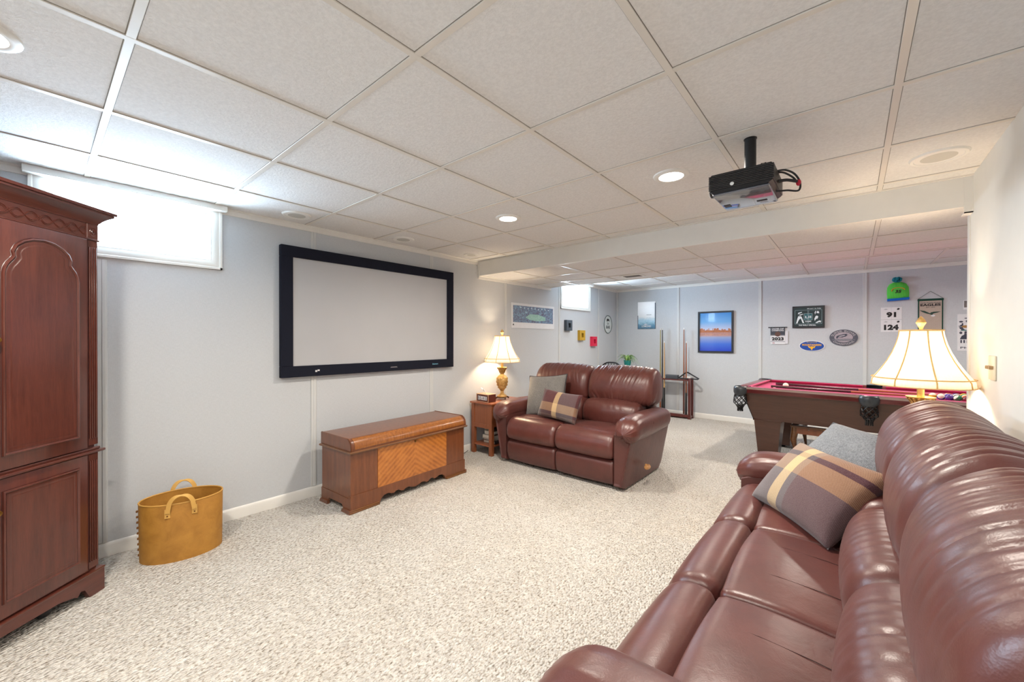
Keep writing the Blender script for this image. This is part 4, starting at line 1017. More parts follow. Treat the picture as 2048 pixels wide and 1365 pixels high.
# philly special frame
t = far_wall('football_picture', 'small dark framed print reading THE PHILLY SPECIAL with two football players', 'picture', 2.925, 1.622)
GRN = plain('midnight_green', (20, 48, 52), .5); GLN = plain('pale_line', (150, 176, 180), .5); WPR = plain('white_print', (226, 236, 240), .5)
part('frame', MB().box(-.185, .185, -.03, 0, -.155, .155, .003, 1), plain('near_black', (26, 30, 38), .45), t)
part('print', bx(-.165, .165, -.0312, -.03, -.135, .135), GRN, t)
ln = MB()
def rect(x0, x1, z0, z1, q=.003):
    for a, b, c, d in ((x0, x1, z0, z0+q), (x0, x1, z1-q, z1), (x0, x0+q, z0, z1), (x1-q, x1, z0, z1)): ln.box(a, b, -.0322, -.0312, c, d)
rect(-.155, -.004, -.10, .098); rect(.004, .155, -.10, .098); rect(-.05, .048, -.045, .048, .004)
part('border_lines', ln, GLN, t)
part('centre_panel', bx(-.046, .044, -.0318, -.0312, -.041, .044), plain('teal_panel', (24, 92, 100), .5), t)
text('LII', WPR, t, 0, -.002, .066, .034, -.0324, .02)
text('4th and 1 to Foles', WPR, t, .065, .116, .16, .014, -.0318, .02, .2)
text('THE PHILLY SPECIAL.', WPR, t, -.01, -.118, .20, .018, -.0318, .03, .2)
text('GAME', WPR, t, 0, -.065, .07, .018, -.0324, .03)
pp = MB()
for pts in ([(-.14, -.09), (-.125, -.09), (-.115, -.06), (-.10, -.03), (-.085, -.02), (-.065, -.085), (-.045, -.088), (-.075, -.0), (-.085, .012), (-.115, .012), (-.125, -.02)], [(-.12, .04), (-.10, .05), (-.07, .065), (-.075, .072), (-.115, .062)], [(-.11, .03), (-.06, .045), (-.058, .038), (-.09, .022)],
            [(.075, -.06), (.09, -.03), (.105, -.03), (.115, .0), (.10, .015), (.085, .01), (.07, -.03)], [(.08, -.085), (.10, -.07), (.125, -.055), (.145, -.06), (.14, -.085), (.125, -.075), (.10, -.09)], [(.078, .03), (.09, .07), (.085, .085), (.072, .06)], [(.095, .05), (.125, .045), (.12, .075), (.10, .08)]):
    p = plate(pts, -.0322, -.0312); pp.add(p.v, p.f)
part('player_shapes', pp, WPR, t)
# championship mini banner
t = far_wall('championship_banner', 'small hanging Calder Cup banner with bold number 2023', 'banner', 2.56, 1.355)
part('rod', MB().lathe([(.001, -.118), (.006, -.118), (.006, .118), (.001, .118)], 10, (0, -.012, .125), 'x'), M_BLACK, t)
part('cloth', bx(-.09, .09, -.012, -.008, -.125, .122), M_PAPER, t)
part('header_field', bx(-.09, .09, -.0132, -.012, .01, .12), plain('banner_grey', (62, 66, 76), .6), t)
part('emblem', MB().add(*(lambda p: (p.v, p.f))(plate(ell(0, .025, .036, .036, 24), -.0142, -.0132))), plain('banner_brown', (96, 66, 58), .6), t)
ln2 = MB().box(-.09, .09, -.0136, -.012, .0, .006).box(-.09, .09, -.0136, -.012, -.088, -.083)
part('stripe', ln2, M_DKNAVY, t)
text('2023', M_INK, t, 0, -.045, .15, .05, -.0136, .06)
text('CALDER CUP', M_PAPER, t, 0, .104, .15, .022, -.0142, .03); text('CHAMPIONS', M_PAPER, t, 0, .078, .15, .02, -.0142, .03)
text('AHL', plain('banner_red', (180, 60, 70), .6), t, -.05, -.106, .03, .018, -.0132, .02)
part('clear_sleeve', MB().box(.088, .125, -.010, -.008, -.12, .07), plain('sleeve_plastic', (214, 216, 222), .2), t)
# oval university plaque
t = far_wall('university_plaque', 'blue and gold oval Mountaineers plaque with WV monogram', 'sign', 2.965, 1.21)
part('rim', plate(ell(0, 0, .147, .077), -.006, 0), plain('plaque_rim', (222, 224, 226), .5), t)
part('plate', plate(ell(0, 0, .137, .068), -.008, -.006), plain('university_blue', (12, 72, 160), .4), t)
GLD = plain('university_gold', (238, 178, 28), .45)
text('MOUNTAINEERS', GLD, t, 0, .014, .22, .026, -.0088, .04)
part('stadium_band', plate([(-.06, .045), (-.055, .062), (.055, .062), (.06, .045)], -.0088, -.008), plain('band_grey', (140, 134, 140), .5), t)
text('WVU', M_INK, t, 0, .053, .09, .010, -.0094, .02)
part('wv_monogram', plate([(-.045, -.002), (-.025, -.002), (-.018, -.016), (-.010, -.004), (-.003, -.004), (.0, -.012), (.006, -.004), (.014, -.004), (.02, -.016), (.026, -.002), (.045, -.002), (.030, -.03), (.018, -.028), (.0, -.062), (-.018, -.03), (-.030, -.03)], -.0088, -.008), GLD, t)
# round eagles plaque
t = far_wall('round_plaque', 'round grey wood plaque lettered SUPER BOWL CHAMPIONS with an eagle head', 'sign', 3.312, 1.327)
part('disc', MB().lathe([(.001, -.014), (.145, -.014), (.15, -.011), (.15, 0), (.001, 0)], 56, (0, 0, 0), 'y', 1, .735) if False else plate(ell(0, 0, .15, .110, 56), -.014, 0), plain('plaque_slate', (82, 84, 96), .6, var=.1, vscale=30), t)
part('inner_disc', plate(ell(0, .004, .098, .070, 48), -.0148, -.014), plain('plaque_pale', (166, 156, 164), .6, var=.08, vscale=40), t)
LT = plain('plaque_letters', (172, 168, 172), .6)
text('SUPER BOWL', LT, t, 0, 0, 1, 1, -.0150, .02, 0, (0, 0, .108, .078, PI*.93, PI*.07, .28))
text('CHAMPIONS', LT, t, 0, 0, 1, 1, -.0150, .02, 0, (0, 0, .108, .078, PI*1.18, PI*1.82, .28))
part('ribbon', plate([(-.125, -.022), (-.115, -.042), (-.10, -.032), (-.095, -.045), (.095, -.045), (.10, -.032), (.118, -.042), (.125, -.022), (.09, -.018), (-.09, -.018)], -.0156, -.0148), plain('ribbon_slate', (104, 106, 118), .6), t)
text('PHILADELPHIA EAGLES', LT, t, 0, -.031, .17, .014, -.0162, .02)
eg = [(-.075, -.008), (-.078, .010), (-.062, .026), (-.035, .036), (.0, .046), (.045, .052), (.03, .042), (.05, .040), (.03, .030), (.045, .026), (.018, .020), (.03, .014), (.005, .010), (-.01, .002), (-.04, .006), (-.055, .004), (-.062, -.004), (-.066, -.014)]
part('eagle_head', plate(eg, -.0160, -.0148), M_DKNAVY, t)
part('eagle_highlight', plate([(-.055, .014), (-.03, .026), (.01, .036), (.02, .028), (-.01, .018), (-.035, .012)], -.0168, -.0160), plain('eagle_light', (190, 184, 190), .6), t)
# knit hat hung on the wall
t = far_wall('knit_hat', 'neon green knit pom pom hat with blue brim pinned high on the far wall', 'hat', 3.846, 1.945)
kn, nt, bs, N, L = nodes('green_knit'); wv = N.new('ShaderNodeTexWave'); wv.inputs['Scale'].default_value = 55; wv.bands_direction = 'X'; L.new(tc(nt), wv.inputs['Vector'])
L.new(ramp(nt, wv.outputs['Fac'], [(.2, lin((70, 196, 60))), (.7, lin((112, 226, 92)))]), bs.inputs['Base Color']); bump(nt, wv.outputs['Fac'], bs, .5, .004); bs.inputs['Roughness'].default_value = .95
def puff_shape(outline, y_max, n=10):
    """domed relief of a closed outline, flat at the back"""
    c = np.mean(outline, 0); V = []; Fc = []; m_ = len(outline)
    for k in range(n+1):
        s_ = math.cos(k/n*PI/2); yy = -y_max*math.sin(k/n*PI/2)
        if k == n: V.append((c[0], yy, c[1])); break
        for p in outline: V.append((c[0]+(p[0]-c[0])*s_, yy, c[1]+(p[1]-c[1])*s_))
    for k in range(n-1):
        for i in range(m_): Fc.append((k*m_+i, k*m_+(i+1) % m_, (k+1)*m_+(i+1) % m_, (k+1)*m_+i))
    last = (n-1)*m_; Fc += [(last+i, last+(i+1) % m_, len(V)-1) for i in range(m_)]; Fc.append(tuple(range(m_-1, -1, -1)))
    return MB().add(V, Fc)
part('crown', puff_shape([(-.098, -.13), (-.103, -.06), (-.102, .02), (-.080, .065), (-.04, .088), (.03, .088), (.075, .065), (.098, .02), (.104, -.06), (.100, -.125)], .05), kn, t, smooth=80)
part('brim', MB().prism([(-.100, -.152), (.102, -.140), (.103, -.112), (-.101, -.124)], 'y', -.045, 0), plain('blue_knit', (20, 104, 196), .95, bumps=.5, bscale=300), t)
pm = MB(); rr = random.Random(2)
for k in range(70):
    v = Vector((rr.gauss(0, 1), rr.gauss(0, 1), rr.gauss(0, 1))).normalized()*.034; pm.sphere((v.x*1.15-.01, v.y*.8-.035, v.z*.8+.118), .011, 6, 5)
part('pom_pom', pm, plain('teal_yarn', (16, 124, 140), .95), t)
part('sponsor_arc', MB().tube([(-.05+.06*math.cos(q)+.05, -.047-.0, -.02+.035*math.sin(q)) for q in np.linspace(.1, PI*1.1, 14)], .004, 6), plain('orange_thread', (226, 130, 40), .8), t)
text('35', M_INK, t, 0, -.035, .06, .04, -.053, .04, .2)
# race bibs
def bib(num, z, lab):
    t = far_wall('race_bib', lab, 'race bib', 3.785, z, 'race bibs')
    part('paper', bx(-.098, .098, -.003, 0, -.078, .078, .001, 1), M_PAPER, t)
    part('fold', bx(-.001, .001, -.0036, -.003, -.077, .077), plain('fold_grey', (188, 190, 194), .7), t)
    text(num, M_INK, t, 0, -.018, .046*len(num), .07, -.0036, .065)
    part('logo_mark', plate([(.05, .05), (.062, .066), (.078, .062), (.075, .045), (.06, .04)], -.0036, -.003), M_INK, t)
    part('pale_logo', plate([(-.075, .05), (-.05, .062), (-.03, .052), (-.05, .046)], -.0036, -.003), plain('pale_grey_ink', (176, 180, 184), .7), t)
bib('91', 1.638, 'white paper race bib number 91'); bib('124', 1.476, 'white paper race bib number 124, partly behind the lamp shade')
# eagles pennant
t = far_wall('eagles_pennant', 'tan Philadelphia Eagles pennant with dark green edges hanging from a cord', 'banner', 4.135, 1.62)
TANC = fabric('tan_felt', (172, 158, 146), (190, 176, 164), 500); DG = plain('dark_green_felt', (22, 66, 54), .9)
part('cloth', bx(-.10, .10, -.008, -.002, -.27, .165), TANC, t)
part('green_border', MB().box(-.112, .112, -.011, -.002, .158, .184, .002, 1).box(-.108, -.097, -.0095, -.002, -.27, .16).box(.097, .108, -.0095, -.002, -.27, .16), DG, t)
part('hanging_cord', MB().tube([(-.108, -.006, .183), (0, -.003, .275), (.108, -.006, .183)], .0018, 5), DG, t)
text('PHILADELPHIA', M_DKNAVY, t, 0, .134, .175, .012, -.0086, .02)
text('EAGLES', M_INK, t, 0, .108, .175, .030, -.0086, .05)
text('EST. 1933', M_INK, t, 0, .078, .075, .010, -.0086, .02)
eb = [(-.095, .045), (-.05, .035), (-.015, .012), (-.002, .004), (.005, .016), (.03, .022), (.088, .024), (.06, .010), (.03, .002), (.018, -.008), (.022, -.016), (.012, -.018), (-.005, -.008), (-.035, .002), (-.07, .022)]
part('flying_eagle', plate(eb, -.009, -.008), plain('eagle_green', (44, 70, 60), .8), t)
part('football', MB().add(*(lambda p: (p.v, p.f))(plate(ell(.022, -.026, .018, .011, 20), -.0094, -.008))), M_PAPER, t)
# narrow poster beyond, and a small photo
t = far_wall('illustrated_poster', 'narrow white illustrated poster half hidden by the right-hand wall edge', 'poster', 4.475, 1.385)
part('sheet', bx(-.115, .115, -.004, 0, -.218, .218), M_PAPER, t)
ar = MB(); rr = random.Random(9)
for k in range(26):
    cx_, cz_ = rr.uniform(-.09, .09), rr.uniform(-.02, .17); s1, s2 = rr.uniform(.006, .02), rr.uniform(.005, .016)
    p = plate(ell(cx_, cz_, s1, s2, 7), -.0048-.0001*k/26, -.004); ar.add(p.v, p.f)
p = plate([(-.095, -.08), (-.08, -.04), (-.04, -.012), (.04, -.012), (.08, -.04), (.095, -.08)], -.0049, -.004); ar.add(p.v, p.f)
for k in range(8): ar.box(-.09+k*.024, -.09+k*.024+.012, -.0049, -.004, -.125, -.088)
part('ink_drawing', ar, M_DKNAVY, t)
part('tan_figure', plate(ell(-.05, .07, .03, .016, 14), -.0056, -.0049), plain('tan_ink', (160, 120, 66), .7), t)
part('teal_hill', plate([(-.1, .018), (-.06, .036), (-.01, .02)], -.0056, -.0049), plain('teal_ink', (86, 130, 132), .7), t)
text('RED ROCKS' if False else 'HOT CHILI', M_DKNAVY, t, -.0, .195, .18, .018, -.0048, .02) if False else None
text('PHILLY', M_DKNAVY, t, 0, -.18, .18, .022, -.0048, .02)
t = far_wall('small_photo_card', 'small dark photo card at the wall edge above the narrow poster', 'photo', 4.465, 1.712)
part('card', bx(-.058, .058, -.003, 0, -.055, .055), M_PAPER, t); part('print', bx(-.052, .052, -.0038, -.003, -.03, .048), noise_picture('small_photo', [(.3, lin((50, 46, 52))), (.7, lin((140, 130, 128)))], 30), t)

# ---------------------------------------------------------------- cue rack, cues
t = thing('cue_rack', 'dark red wooden floor cue rack against the far wall', 'cue rack', (1.06, 6.66, 0), 0)
part('base', MB().box(-.36, .34, 0, .16, .02, .052, .005, 2).box(-.36, .34, .0, .02, .045, .068, .004, 1), M_RACKWOOD, t)
part('top_shelf', MB().box(-.34, .33, .0, .055, .620, .638, .004, 2).box(-.34, .33, .094, .113, .620, .638, .004, 2).box(-.34, .33, .155, .165, .620, .638).box(-.34, -.325, .05, .16, .62, .636).box(.315, .33, .05, .16, .62, .636), M_RACKWOOD, t)
for x in (-.36, .305):
    for y in (-.012, .125):
        part('post', MB().box(x-.004, x+.044, y-.004, y+.044, 0, .03, .004, 2).box(x, x+.04, y, y+.04, .03, .655, .004, 2).box(x-.003, x+.043, y-.003, y+.043, .655, .664, .003, 1), M_RACKWOOD, t)
def cue(label, x, y, L_, butt, shaft, loc=None, ex=None, frac=.35, z0=.0535):
    t = thing('pool_cue', label, 'pool cue', (x, y, z0) if loc is None else loc, 0, 'pool cues')
    zj = L_*frac
    part('butt', MB().lathe([(.001, 0), (.014, .002), (.0145, .02), (.0115, zj)], 12), butt, t)
    part('shaft', MB().lathe([(.0115, zj), (.0065, L_-.03)], 12), shaft, t)
    part('tip', MB().lathe([(.0068, L_-.03), (.0065, L_-.006), (.005, L_), (.001, L_)], 10), M_WHITE, t)
    if ex is not None: basis(t, Vector(ex[1]), Vector(ex[0]), loc)
    return t
CW = wood('cue_maple', (196, 150, 88), (222, 180, 120), 'z', 1, .3, .4); CR = wood('cue_rosewood', (130, 70, 42), (168, 98, 60), 'z', 1, .3, .4); CO = wood('cue_olive', (150, 140, 84), (176, 164, 104), 'z', 1, .3, .4)
cue('olive wood pool cue at the left end of the rack', .868, 6.79, 1.44, CR, CO)
cue('all black pool cue standing second from the left in the rack', .898, 6.80, 1.44, M_BLACK, M_BLACK)
cue('shorter pale maple cue with black grip, left half of the rack', .955, 6.73, 1.22, M_BLACK, CW)
cue('tall reddish brown cue in the right half of the rack', 1.255, 6.80, 1.44, wood('cue_walnut', (88, 42, 34), (112, 60, 44), 'z', 1, .3, .4), CR)
cue('shorter brown cue with black grip nearest the right post', 1.312, 6.738, 1.22, M_BLACK, CR, frac=.3)
# things on the rack shelf
t = thing('grey_box', 'dark grey rectangular box lying on the cue rack shelf', 'box', (1.085, 6.70, .6388), 0)
part('box_body', bx(-.10, .10, 0, .07, 0, .05, .003, 1), plain('grey_card', (72, 78, 86), .5), t); part('box_lid', bx(-.102, .102, -.002, .072, .042, .066, .003, 1), plain('grey_card_lid', (80, 86, 94), .5), t)
def tri_rack():
    t = thing('triangle_rack', 'black plastic triangle ball rack leaning on the cue rack shelf', 'ball rack', (1.36, 6.76, .6425))
    A, B, C_ = Vector((-.17, -.05, .012)), Vector((.17, -.05, .012)), Vector((-.06, .06, .115))
    def rnd(P, Q): return [P+(Q-P)*.08, P+(Q-P)*.92]
    pts = rnd(A, B)+rnd(B, C_)+rnd(C_, A); b = MB().tube(pts, .011, 8, True)
    part('rim', b, M_BLACK, t)
tri_rack()
t = thing('chalk_pack', 'small blue and white chalk box on the cue rack shelf', 'box', (1.350, 6.755, .6388), 0)
part('carton', bx(-.03, .03, -.02, .02, 0, .05, .002, 1), M_WHITE, t); part('blue_corner', MB().prism([(-.03, .0), (.012, .0), (-.01, .03)], 'y', -.0212, -.02), plain('chalk_blue', (40, 70, 150), .6), t)

# ---------------------------------------------------------------- chair, plant stand and plant
t = thing('bow_back_chair', 'black bow-back chair whose curved top shows behind the loveseat', 'chair', (.245, 6.02, 0), math.radians(6))
part('seat', MB().lathe([(.001, .43), (.19, .43), (.21, .445), (.20, .46), (.001, .452)], 32), M_BLACK, t)
for sx in (-1, 1):
    for sy in (-1, 1): part('leg', MB().tube([(sx*.12, sy*.12, .435), (sx*.17, sy*.18, 0)], [.014, .010], 8), M_BLACK, t)
part('bow', MB().tube(smooth_open([(-.185, .10, .45), (-.20, .16, .62), (-.185, .20, .80), (-.10, .215, .885), (0, .22, .90), (.10, .215, .885), (.185, .20, .80), (.20, .16, .62), (.185, .10, .45)], 6), .013, 8), M_BLACK, t)
for k in range(5):
    x = -.1+k*.05; part('spindle', MB().tube([(x*.9, .15, .45), (x, .213, .888-.4*x*x)], .006, 6), M_BLACK, t)
t = thing('plant_stand', 'round black pedestal table behind the loveseat carrying the spider plant', 'table', (.37, 6.56, 0))
part('tabletop', MB().lathe([(.001, .80), (.17, .80), (.175, .81), (.17, .82), (.001, .82)], 40), M_BLACK, t)
part('pedestal', MB().lathe([(.001, .02), (.02, .02), (.025, .1), (.018, .5), (.03, .79), (.001, .80)], 20), M_BLACK, t)
part('foot', MB().lathe([(.001, 0), (.13, 0), (.13, .015), (.03, .03), (.001, .03)], 32), M_BLACK, t)
t = thing('spider_plant', 'spider plant in a teal ceramic pot seen above the loveseat back', 'plant', (.37, 6.56, .82))
part('pot', MB().lathe([(.001, 0), (.042, 0), (.058, .05), (.062, .10), (.066, .102), (.066, .112), (.058, .112), (.056, .095), (.001, .095)], 32), plain('teal_glaze', (46, 148, 142), .2), t)
part('soil', MB().lathe([(.001, .1), (.055, .098), (.056, .094), (.001, .094)], 20), plain('soil', (60, 44, 32), .95), t)
gm = [plain('leaf_green', (86, 138, 54), .5, var=.2, vscale=60), plain('leaf_pale', (168, 206, 118), .5, var=.15, vscale=60)]
rr = random.Random(4)
for k in range(46):
    a = rr.uniform(0, 2*PI); R_ = rr.uniform(.08, .21); hz = rr.uniform(.05, .13); dr = rr.uniform(.0, .16); w_ = rr.uniform(.004, .008)
    V = []; n_ = 10
    for i in range(n_+1):
        u = i/n_; r = .015+R_*u; zz = .10+hz*math.sin(min(1, u*1.6)*PI/2)-dr*max(0, u-.35)**1.5*1.9
        if r < .18 and zz < .02: zz = .02
        c, s_ = math.cos(a), math.sin(a); ww = w_*(1-u**2)*1.0+.0006
        V += [(c*r-s_*ww, s_*r+c*ww, zz+.002), (c*r, s_*r, zz-.002), (c*r+s_*ww, s_*r-c*ww, zz+.002)]
    part('leaf', MB().add(V, [(i*3+j, i*3+j+1, (i+1)*3+j+1, (i+1)*3+j) for i in range(n_) for j in range(2)]), gm[k % 3 == 0], t, smooth=80)

# ---------------------------------------------------------------- pool table
def pool_table():
    t = thing('pool_table', 'pool table with crimson cloth, dark laminate sides and leather net pockets', 'pool table', (3.56, 5.30, 0), math.radians(-3.5))
    L2, W2_ = 1.10, .60; zt_ = .785
    # tapered cabinet
    def ring(l, w_, z): return [(-l, -w_, z), (l, -w_, z), (l, w_, z), (-l, w_, z)]
    c = MB().add(ring(1.05, .55, .735)+ring(.955, .455, .43), [(0, 1, 5, 4), (1, 2, 6, 5), (2, 3, 7, 6), (3, 0, 4, 7), (0, 3, 2, 1), (4, 5, 6, 7)])
    part('cabinet', c, M_POOLWOOD, t)
    part('cabinet_edge', MB().tube([(-1.05, -.552, .735), (-.957, -.457, .43)], .004, 6).tube([(1.05, -.552, .735), (.957, -.457, .43)], .004, 6), M_BLACK, t)
    for sx in (-1, 1):
        for sy in (-1, 1):
            cx_, cy_ = sx*.83, sy*.34; a, b = .125, .09
            lg = MB().add([(cx_+i*a, cy_+j*a*.85, .43) for i, j in ((-1, -1), (1, -1), (1, 1), (-1, 1))]+[(cx_+i*b, cy_+j*b*.85, .03) for i, j in ((-1, -1), (1, -1), (1, 1), (-1, 1))], [(0, 1, 5, 4), (1, 2, 6, 5), (2, 3, 7, 6), (3, 0, 4, 7), (3, 2, 1, 0), (4, 5, 6, 7)])
            lg.box(cx_-a-.01, cx_+a+.01, cy_-a*.85-.01, cy_+a*.85+.01, .415, .44, .006, 2)
            l = part('leg', lg, M_POOLWOOD, t)
            part('leveler', MB().lathe([(.001, 0), (.035, 0), (.035, .012), (.012, .016), (.012, .032), (.001, .032)], 16, (cx_, cy_, 0)), M_BLACK, l)
    part('bed_cloth', bx(-L2+.10, L2-.10, -W2_+.10, W2_-.10, .73, .756), M_CLOTH, t)
    rw = .085
    def rail(x0, x1, y0, y1, inner):
        r = part('rail', MB().box(x0, x1, y0, y1, .722, zt_, .006, 2), M_POOLRED, t)
        e = MB()
        if inner[0] == 'y':
            s_ = inner[1]; yy = y1 if s_ > 0 else y0
            e.prism([(yy, .784), (yy+s_*.03, .788), (yy+s_*.038, .783), (yy+s_*.02, .757), (yy, .757)], 'x', x0+.03, x1-.03)
        else:
            s_ = inner[1]; xx = x1 if s_ > 0 else x0
            b = MB().prism([(xx, .784), (xx+s_*.03, .788), (xx+s_*.038, .783), (xx+s_*.02, .757), (xx, .757)], 'y', y0+.03, y1-.03); e.add(b.v, b.f)
        part('cushion', e, M_CLOTH, r)
    for sy in (-1, 1):
        y0, y1 = (-W2_, -W2_+rw) if sy < 0 else (W2_-rw, W2_)
        rail(-L2+.10, -.065, y0, y1, ('y', -sy)); rail(.065, L2-.10, y0, y1, ('y', -sy))
    for sx in (-1, 1):
        x0, x1 = (-L2, -L2+rw) if sx < 0 else (L2-rw, L2)
        rail(x0, x1, -W2_+.10, W2_-.10, ('x', -sx))
    me_ = plain('edge_pale', (168, 150, 142), .3)
    for sy in (-1, 1):
        for a, b in ((-L2+.10, -.065), (.065, L2-.10)): y = sy*(W2_+.0015); part('edge_band', bx(a, b, y-.0015, y+.0015, .765, zt_-.002), me_, t)
    for (px, py, dx, dy) in ((-L2+.05, -W2_+.05, -1, -1), (L2-.05, -W2_+.05, 1, -1), (-L2+.05, W2_-.05, -1, 1), (L2-.05, W2_-.05, 1, 1), (0, -W2_+.03, 0, -1), (0, W2_-.03, 0, 1)):
        ang = math.atan2(dy, dx); p = MB()
        V = []; n = 14; hw_ = PI*.62 if dx else PI*.44; prof = [(.050, .0), (.056, .012), (.066, .012), (.076, 0), (.080, -.02), (.080, -.055), (.070, -.085), (.055, -.10)]
        for i in range(n+1):
            a = ang-hw_+2*hw_*i/n
            f = 1-.35*abs(2*i/n-1)**3
            for r, z in prof: V.append((px+r*math.cos(a), py+r*math.sin(a), zt_-.006+(z if z > 0 else z*f)))
        k = len(prof); p.add(V, [(i*k+j, (i+1)*k+j, (i+1)*k+j+1, i*k+j+1) for i in range(n) for j in range(k-1)])
        po = part('pocket', p, M_BLACKLEA, t, smooth=60)
        so = po.modifiers.new('thickness', 'SOLIDIFY'); so.thickness = .006
        net = MB(); nx, ny = px+.012*dx, py+.012*dy+(.0)
        def rr_(z): return .052+.012*math.sin(PI*(z/.16)) if z < .10 else .052-(z-.10)*.55
        for h in range(8):
            for sg in (-1, 1):
                pts = []
                for q in range(13):
                    u = q/12; z = u*.13; a = 2*PI*h/8+sg*u*1.9; r = rr_(z); pts.append((nx+r*math.cos(a), ny+r*math.sin(a), zt_-.085-z))
                net.tube(pts, .0042, 5)
        for z in (0, .125): net.tube([(nx+rr_(z)*math.cos(q*PI/9), ny+rr_(z)*math.sin(q*PI/9), zt_-.085-z) for q in range(18)], .005, 5, True)
        for q in range(10): a = q*PI/5; net.tube([(nx+.034*math.cos(a), ny+.034*math.sin(a), zt_-.21), (nx+.022*math.cos(a), ny+.022*math.sin(a), zt_-.235), (nx+.026*math.cos(a), ny+.026*math.sin(a), zt_-.27)], [.006, .007, .005], 5)
        part('net', net, M_BLACK, po)
    return t
pt = pool_table()
bpy.context.view_layer.update()
PM = Matrix.Rotation(math.radians(-3.5), 4, 'Z'); PM.translation = (3.56, 5.30, 0)
ZB = .756
def on_table(x, y, z): return PM @ Vector((x, y, z))
# balls
BALLC = [('yellow', (230, 180, 30)), ('blue', (20, 60, 170)), ('red', (190, 30, 36)), ('purple', (70, 40, 130)), ('orange', (224, 110, 30)), ('green', (20, 110, 70)), ('maroon', (110, 26, 34)), ('black', (20, 20, 22))]
IV = plain('ivory_ball', (236, 228, 208), .08, coat=1)
def ball(label, p, col, stripe, rot):
    o_mb = MB(); R_ = .0286; n, m_ = 24, 16
    V = []; Fc = []
    prof = [(max(R_*math.sin(PI*i/m_), 1e-5), -R_*math.cos(PI*i/m_)) for i in range(m_+1)]
    mb = MB(); mb.lathe(prof, n); mb.m = []
    for f in mb.f:
        z = sum(mb.v[i][2] for i in f)/len(f); mb.m.append(1 if (not stripe) or abs(z) < R_*.52 else 0)
    mb.f = mb.f; o = build('billiard_ball', mb, [IV, col], smooth=80); tag(o, label, 'billiard ball', 'racked billiard balls'); o.location = p; o.rotation_euler = rot
    d = MB().lathe([(.001, 0), (.0095, -.0008)], 16, (0, 0, 0)); dd = MB()
    q = [(R_+.0002)]
    cap = [(max(1e-5, (R_+.0002)*math.sin(a)), (R_+.0002)*math.cos(a)) for a in (0, .1, .2, .3)]
    if not stripe: part('number_disc', MB().lathe(cap[::-1], 16), IV, o)
    return o
rr = random.Random(12); k = 0; mats = {n: plain('ball_'+n, c, .08, coat=1) for n, c in BALLC}
seq = [(0, 1), (1, 1), (2, 0), (3, 0), (1, 0), (4, 1), (5, 1), (7, 0), (2, 1), (3, 1), (6, 0), (4, 0), (6, 1), (5, 0), (0, 0)]
rown = ['apex', 'second', 'third', 'fourth', 'last']
for r in range(5):
    for c in range(r+1):
        ci, st = seq[k]; x = .42+r*.0498; y = -.16+(c-r/2)*.0574
        nm_ = BALLC[ci][0]
        ball('%s %s billiard ball in the %s row of the rack' % ('striped' if st else 'solid', nm_, rown[r]), on_table(x, y, ZB+.0286), mats[nm_], bool(st), (rr.uniform(-1, 1), rr.uniform(-1, 1), rr.uniform(0, 6))); k += 1
cb = build('cue_ball', MB().sphere((0, 0, 0), .0286, 24, 16), IV, smooth=80); tag(cb, 'cream cue ball resting near the left end of the pool table', 'billiard ball'); cb.location = on_table(-.72, -.10, ZB+.0286)
ck = build('chalk_cube', bx(-.012, .012, -.012, .012, 0, .022, .002, 1), plain('pink_chalk', (220, 170, 172), .9)); tag(ck, 'small pale chalk cube on the near cloth of the pool table', 'chalk'); ck.location = on_table(-.78, -.36, ZB)
def table_cue(lab, a, b, butt, shaft, fr):
    A = on_table(*a); B = on_table(*b); L_ = (B-A).length; d = (B-A).normalized()
    cue(lab, 0, 0, L_, butt, shaft, loc=A, ex=(d, Vector((-d.y, d.x, 0))), frac=fr)
DK = plain('cue_dark_maroon', (60, 24, 30), .25)
table_cue('dark cue lying along the far side of the cloth behind the cue ball', (-.86, .14, ZB+.018), (.50, .12, ZB+.010), DK, CR, .55)
table_cue('maroon cue lying along the near side of the pool cloth', (-.84, -.22, ZB+.018), (.30, -.12, ZB+.010), DK, CR, .6)

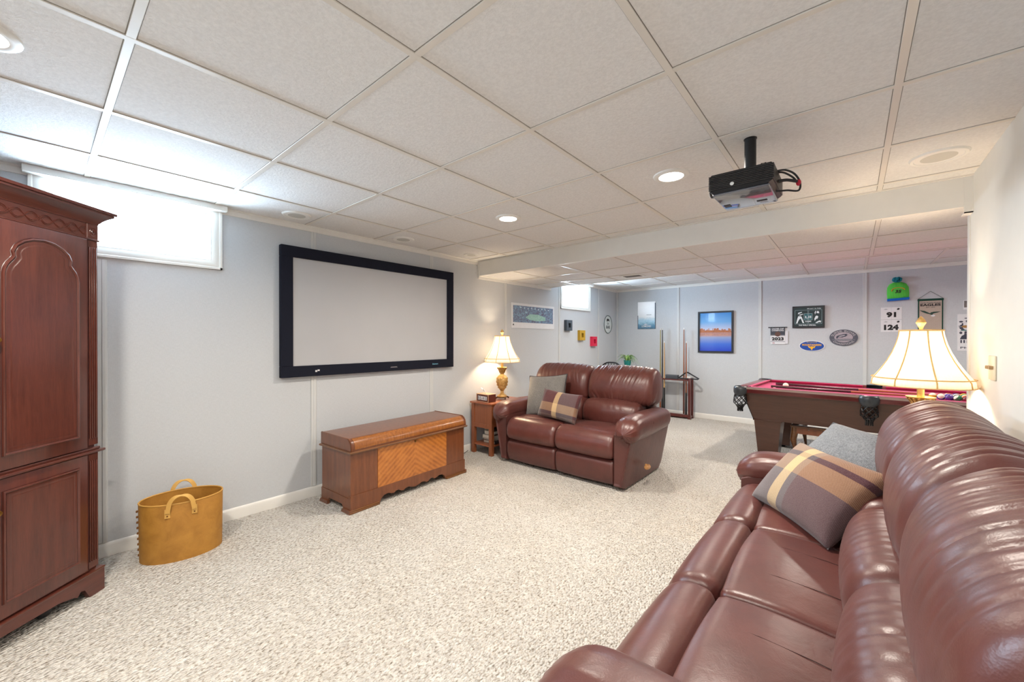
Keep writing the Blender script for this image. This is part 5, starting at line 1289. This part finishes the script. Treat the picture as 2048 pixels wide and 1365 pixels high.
# ---------------------------------------------------------------- coffee table stored under the pool table
t = thing('coffee_table', 'glass-topped wooden coffee table with cabriole legs tucked under the pool table', 'coffee table', (3.50, 4.98, 0), math.radians(-3.5))
W_, D_, H_ = .60, .72, .385
part('top_frame', MB().box(-W_, W_, 0, .06, H_-.022, H_, .005, 2).box(-W_, W_, D_-.06, D_, H_-.022, H_, .005, 2).box(-W_, -W_+.06, .06, D_-.06, H_-.022, H_, .005, 2).box(W_-.06, W_, .06, D_-.06, H_-.022, H_, .005, 2), M_BENCH, t)
part('glass_top', bx(-W_+.05, W_-.05, .05, D_-.05, H_-.010, H_-.003), M_GLASS, t)
part('apron', MB().box(-W_+.03, W_-.03, .015, .032, H_-.085, H_-.02).box(-W_+.03, W_-.03, D_-.032, D_-.015, H_-.085, H_-.02).box(-W_+.015, -W_+.032, .03, D_-.03, H_-.085, H_-.02).box(W_-.032, W_-.015, .03, D_-.03, H_-.085, H_-.02), M_OAKY, t)
for sx in (-1, 1):
    for y in (.035, D_-.035):
        sy = -1 if y < .2 else 1
        part('leg', MB().tube([(sx*(W_-.032), y, H_-.02), (sx*(W_-.03), y, H_-.09), (sx*(W_-.022), y+sy*.006, H_-.15), (sx*(W_-.035), y, H_-.24), (sx*(W_-.045), y-sy*.004, .07), (sx*(W_-.03), y+sy*.008, .012), (sx*(W_-.02), y+sy*.016, 0)], [.03, .032, .030, .018, .013, .017, .022], 10), M_BENCH, t)
for k in range(3):
    part('stud', MB().sphere((-W_+.16+.12*k, .004, H_-.03), .006, 8, 6), M_METAL, t)

# ---------------------------------------------------------------- light switch
t = thing('light_switch', 'cream two-gang switch plate with slide controls on the right-hand wall', 'light switch', (XR, 2.76, 1.165), -PI/2)
part('plate', bx(-.058, .058, -.007, 0, -.058, .058, .003, 2), plain('switch_cream', (226, 214, 188), .4), t)
for k in (-1, 0, 1):
    part('toggle', MB().box(k*.03-.006, k*.03+.006, -.022, -.006, -.006, .010, .002, 1), plain('toggle_brown', (170, 140, 100), .4), t)
